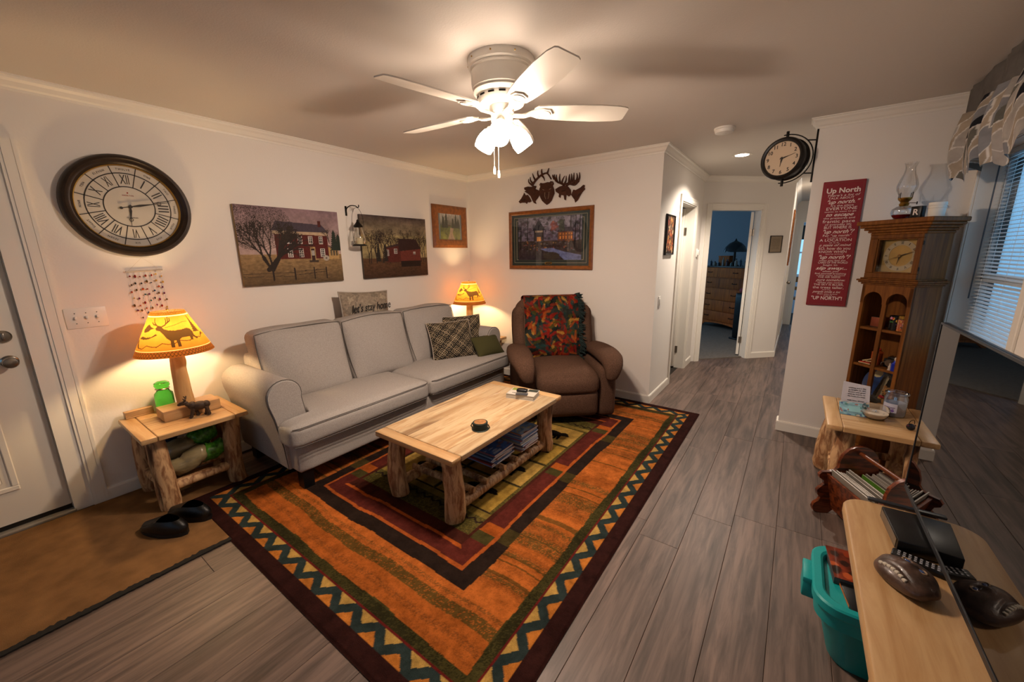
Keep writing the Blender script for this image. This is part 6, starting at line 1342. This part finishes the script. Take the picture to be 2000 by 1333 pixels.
for (a, b, c_, d) in ((bx0-.028, bx0+.006, -2.20, -2.08),): B().box(a, b, c_, d, .268, .29, .005).box(a+.002, b+.02, c_+.01, d-.01, .20, .27, .006).build('latch', TEAL, bn_)
c = Canvas(.19, .135, 48, 34, '#6a2a18'); rn = random.Random(4); c.noise(.5, .04, 4)
for k in range(18): c.ell(rn.uniform(0, .19), rn.uniform(0, .135), .018, .014, rn.choice(('#b5562c', '#d08a5a', '#1c1410', '#8a3418')), .85)
t = thing('disc_case', 'orange printed disc case lying in the bin lid', 'disc case', (3.735, -2.055, .2765), R(96)); box('case', mat('case_grey', '#4c4a4c', .3), t, -.095, .095, -.068, .068, 0, .028, .002); link('cover_art', c.mesh('cover_art', lambda X, Y: st(X-.095, Y-.0675, np.full_like(X, .0286))), vcol('gloss_print', .3), t)
t = thing('disc_case', 'black disc case with orange spine in the bin lid', 'disc case', (3.765, -2.205, .2765), R(100)); box('case', BLK, t, -.085, .085, -.06, .06, 0, .016, .002); box('spine_print', mat('spine_orange', '#b5622a', .4), t, -.05, .06, .0602, .0606, .003, .013)
# ================================================================== BENCH THINGS
t = thing('cable_box', 'black cable box under the television', 'cable box', (3.945, -1.95, ST), R(4)); box('case', BLK, t, -.115, .115, -.115, .115, .006, .052, .004); box('front_panel', mat('tinted_panel', '#4a3a26', .12), t, -.1165, -.115, -.10, .10, .012, .046)
B().lathe([(0, 0), (.01, 0), (.01, .006)], 10, (-.09, -.09, 0)).lathe([(0, 0), (.01, 0), (.01, .006)], 10, (-.09, .09, 0)).lathe([(0, 0), (.01, 0), (.01, .006)], 10, (.09, .09, 0)).lathe([(0, 0), (.01, 0), (.01, .006)], 10, (.09, -.09, 0)).build('feet', BLK, t)
t = thing('remote_control', 'black remote control with small buttons by the cable box', 'remote', (3.905, -2.115, ST), R(-14)); box('body', BLK, t, -.085, .085, -.024, .024, 0, .020, .005)
bmx = B().box(-.004, .004, -.004, .004, 0, .002, .001, 1).mesh('button'); bmx.materials.append(mat('remote_button', '#8a8a90', .4))
for i in range(9):
    for j in range(3): link('button', bmx, None, t, (-.066+i*.014, -.012+j*.012, .020))
rk = thing('face_rock', 'smooth brown stone carved with a toothy smiling face', 'rock', (3.836, -2.25, ST), R(-52)); rk.scale = (.86, .86, .92)
def rockf(p): return p
bm = bmesh.new(); bmesh.ops.create_icosphere(bm, subdivisions=5, radius=1.0)
for v in bm.verts:
    x, y, z = v.co; s_ = 1+.05*math.sin(x*3+y*2)+.03*math.sin(y*6+z*3)
    h = .048*(1-.25*x*.5); p = Vector((x*.098*s_, y*.080*s_, max(z, -.75)*h+.036))
    # mouth groove, eye sockets, brow
    if z > 0:
        m_ = math.exp(-((y+.52+.25*x*x)/.07)**2)*math.exp(-(x/.62)**4); p.z -= .006*m_
        for ex in (-.30, .22): p.z -= .006*math.exp(-(((x-ex)/.13)**2+((y-.30)/.10)**2)); p.z += .005*math.exp(-(((x-ex)/.22)**2+((y-.46)/.07)**2))
        p.z += .007*math.exp(-((x+.05)/.14)**2-((y-.02)/.2)**2)
    v.co = p
ROCK = mat('carved_stone', '#4f3b31', .42, var=.75, vscale=22, coat=.12, bump=.5, bscale=45); me = bpy.data.meshes.new('stone'); bm.to_mesh(me); bm.free(); me.polygons.foreach_set('use_smooth', [True]*len(me.polygons)); stn = link('stone', me, ROCK, rk)
def rz_(x, y): z = math.sqrt(max(0, 1-x*x-y*y)); return z*.048*(1-.125*x)+.036
for k in range(7):
    x = -.50+k*.150; y = -.70-.06*x*x; zz = rz_(x, y)-.002; B().box(x*.098-.0066, x*.098+.0066, y*.080-.006, y*.080+.006, zz-.005, zz+.004, .0025, 2).build('tooth', mat('tooth_enamel', '#c9bfae', .35), stn)
for ex in (-.30, .22): B().tube([(ex*.098+.016*math.cos(q), .30*.080+.011*math.sin(q), rz_(ex, .30)-.003) for q in np.linspace(0, 6.283, 15)[:-1]], .003, 6, closed=True).build('eyelid', mat('pale_stone_rim', '#8a7258', .5), stn); B().ball((ex*.098, .30*.080, rz_(ex, .30)-.007), .0105, 2, (1.3, .9, .7)).build('eye', mat('glass_eye', '#3a4a72', .08, coat=.6), stn)
# ================================================================== BEDROOM AND FAR ROOM
dx, dy = .803, -.596; dang = math.atan2(dy, dx); drs = thing('dresser', 'tall brown wood dresser with dark pulls in the bedroom', 'dresser', (2.28, 4.72, .012), dang)
VEN = wood('veneer', '#cc6a1c', '#9c4a10', '#64300c', (20, 20, 1.2), .7, 2.2, coat=0); DW = 1.02
box('carcass', VEN, drs, -DW/2, DW/2, .0, .46, .13, 1.19, .004); box('top', mat('dresser_top', '#3d3630', .3), drs, -DW/2-.012, DW/2+.012, -.02, .47, 1.19, 1.215, .004)
B().prism([(-DW/2, .0), (-DW/2+.06, .0)]+[(-DW/2+.06+(DW-.12)*k/10, .10-.045*abs(k/5-1)**2.0) for k in range(1, 10)]+[(DW/2-.06, 0), (DW/2, 0), (DW/2, .13), (-DW/2, .13)], -.005, .02, lambda u, v, w_: (u, w_, v)).build('apron', VEN, drs, 0)
for (z0, z1) in ((.14, .33), (.345, .545), (.56, .78), (.80, .98), (1.0, 1.18)):
    o = box('drawer', VEN, drs, -DW/2+.015, DW/2-.015, -.018, .0, z0, z1, .004)
    for x in (-.30, .30): B().tube([(x-.05, -.02, (z0+z1)/2+.01), (x-.045, -.036, (z0+z1)/2), (x+.045, -.036, (z0+z1)/2), (x+.05, -.02, (z0+z1)/2+.01)], .006, 6).build('pull', BLKM, o)
def dl_(x, y, z): m_ = Matrix.Translation((2.28, 4.72, .012)) @ Matrix.Rotation(dang, 4, 'Z'); return tuple(m_ @ Vector((x, y, z)))
DZ = 1.215
t = thing('stained_glass_lamp', 'dark domed stained glass lamp on the dresser', 'lamp', dl_(-.02, .25, DZ)); B().lathe([(0, 0), (.09, 0), (.08, .02), (.025, .04), (.02, .28)], 20, cap=False).build('base', BRONZE, t); B().lathe([(.20, .26), (.197, .29), (.17, .36), (.11, .425), (.04, .46), (.02, .475), (.008, .505), (0, .52)], 24, cap=False).build('shade', mat('stained_dark', '#141b26', .25, var=.6, vscale=18, coat=.4), t)
t = thing('jewelry_box', 'brown wooden jewelry box on the dresser', 'box', dl_(-.24, .30, DZ), dang); box('body', VEN, t, -.13, .13, -.08, .08, 0, .17, .004); box('lid', VEN, t, -.135, .135, -.085, .085, .17, .19, .004)
rn = random.Random(9); BT = ['#3a4a5a', '#7a7468', '#28303c', '#8f8a84', '#4a2c2c', '#5a6a6c', '#9a948c']
for k in range(9):
    x = -.42+k*.10; h = rn.uniform(.07, .17); r_ = rn.uniform(.02, .034)
    t = thing('toiletry_bottle', 'toiletry bottle on the dresser, %s in the row from the left jamb' % ('first', 'second', 'third', 'fourth', 'fifth', 'sixth', 'seventh', 'eighth', 'ninth')[k], 'bottle', dl_(x, .09, DZ)); B().lathe([(0, 0), (r_, 0), (r_, h*.65), (r_*.45, h*.78), (r_*.45, h*.85)], 14, cap=False).build('body', mat('bt_%d' % (k % 7), BT[k % 7], .25), t); B().lathe([(r_*.5, h*.84), (r_*.5, h), (0, h)], 12, cap=False).build('cap', mat('bt_%d' % ((k+3) % 7), BT[(k+3) % 7], .25), t)
t = thing('tower_heater', 'tall black tower unit standing beside the dresser', 'tower fan', (2.73, 3.80, .012), R(-36)); B().box(-.11, .11, -.10, .10, 0, .03, .01).build('base', BLK, t); B().cushion(-.085, .085, -.075, .075, .03, .80, .03, 6).build('tower', BLK, t, 180); B().ball((-.02, 0, .84), .045, 2, (1, 1, .9)).build('top_cloth', mat('pink_cloth', '#8a4a5a', .9), t)
t = thing('dark_curtain', 'dark valance over the far room window', 'curtain', (3.6, 7.885, 1.75)); B().grid(40, 4, lambda u, v: (-.6+1.2*u, -.012+.010*math.sin(u*70), .0+.32*v)).build('cloth', mat('dark_cloth', '#2a2420', .9), t, 180)
t = thing('side_chair', 'wooden side chair glimpsed in the far room', 'chair', (3.50, 7.0, 0), R(20))
for (x, y) in ((-.19, -.19), (.19, -.19), (-.19, .19), (.19, .19)): B().tube([(x, y, 0), (x*.95, y*.95, .45 if y < 0 else .95)], .018, 8).build('leg', CLKW, t)
box('seat', CLKW, t, -.22, .22, -.22, .22, .44, .47, .008); box('back_slat', CLKW, t, -.18, .18, .165, .185, .80, .92, .004); box('back_slat', CLKW, t, -.18, .18, .165, .185, .62, .70, .004)
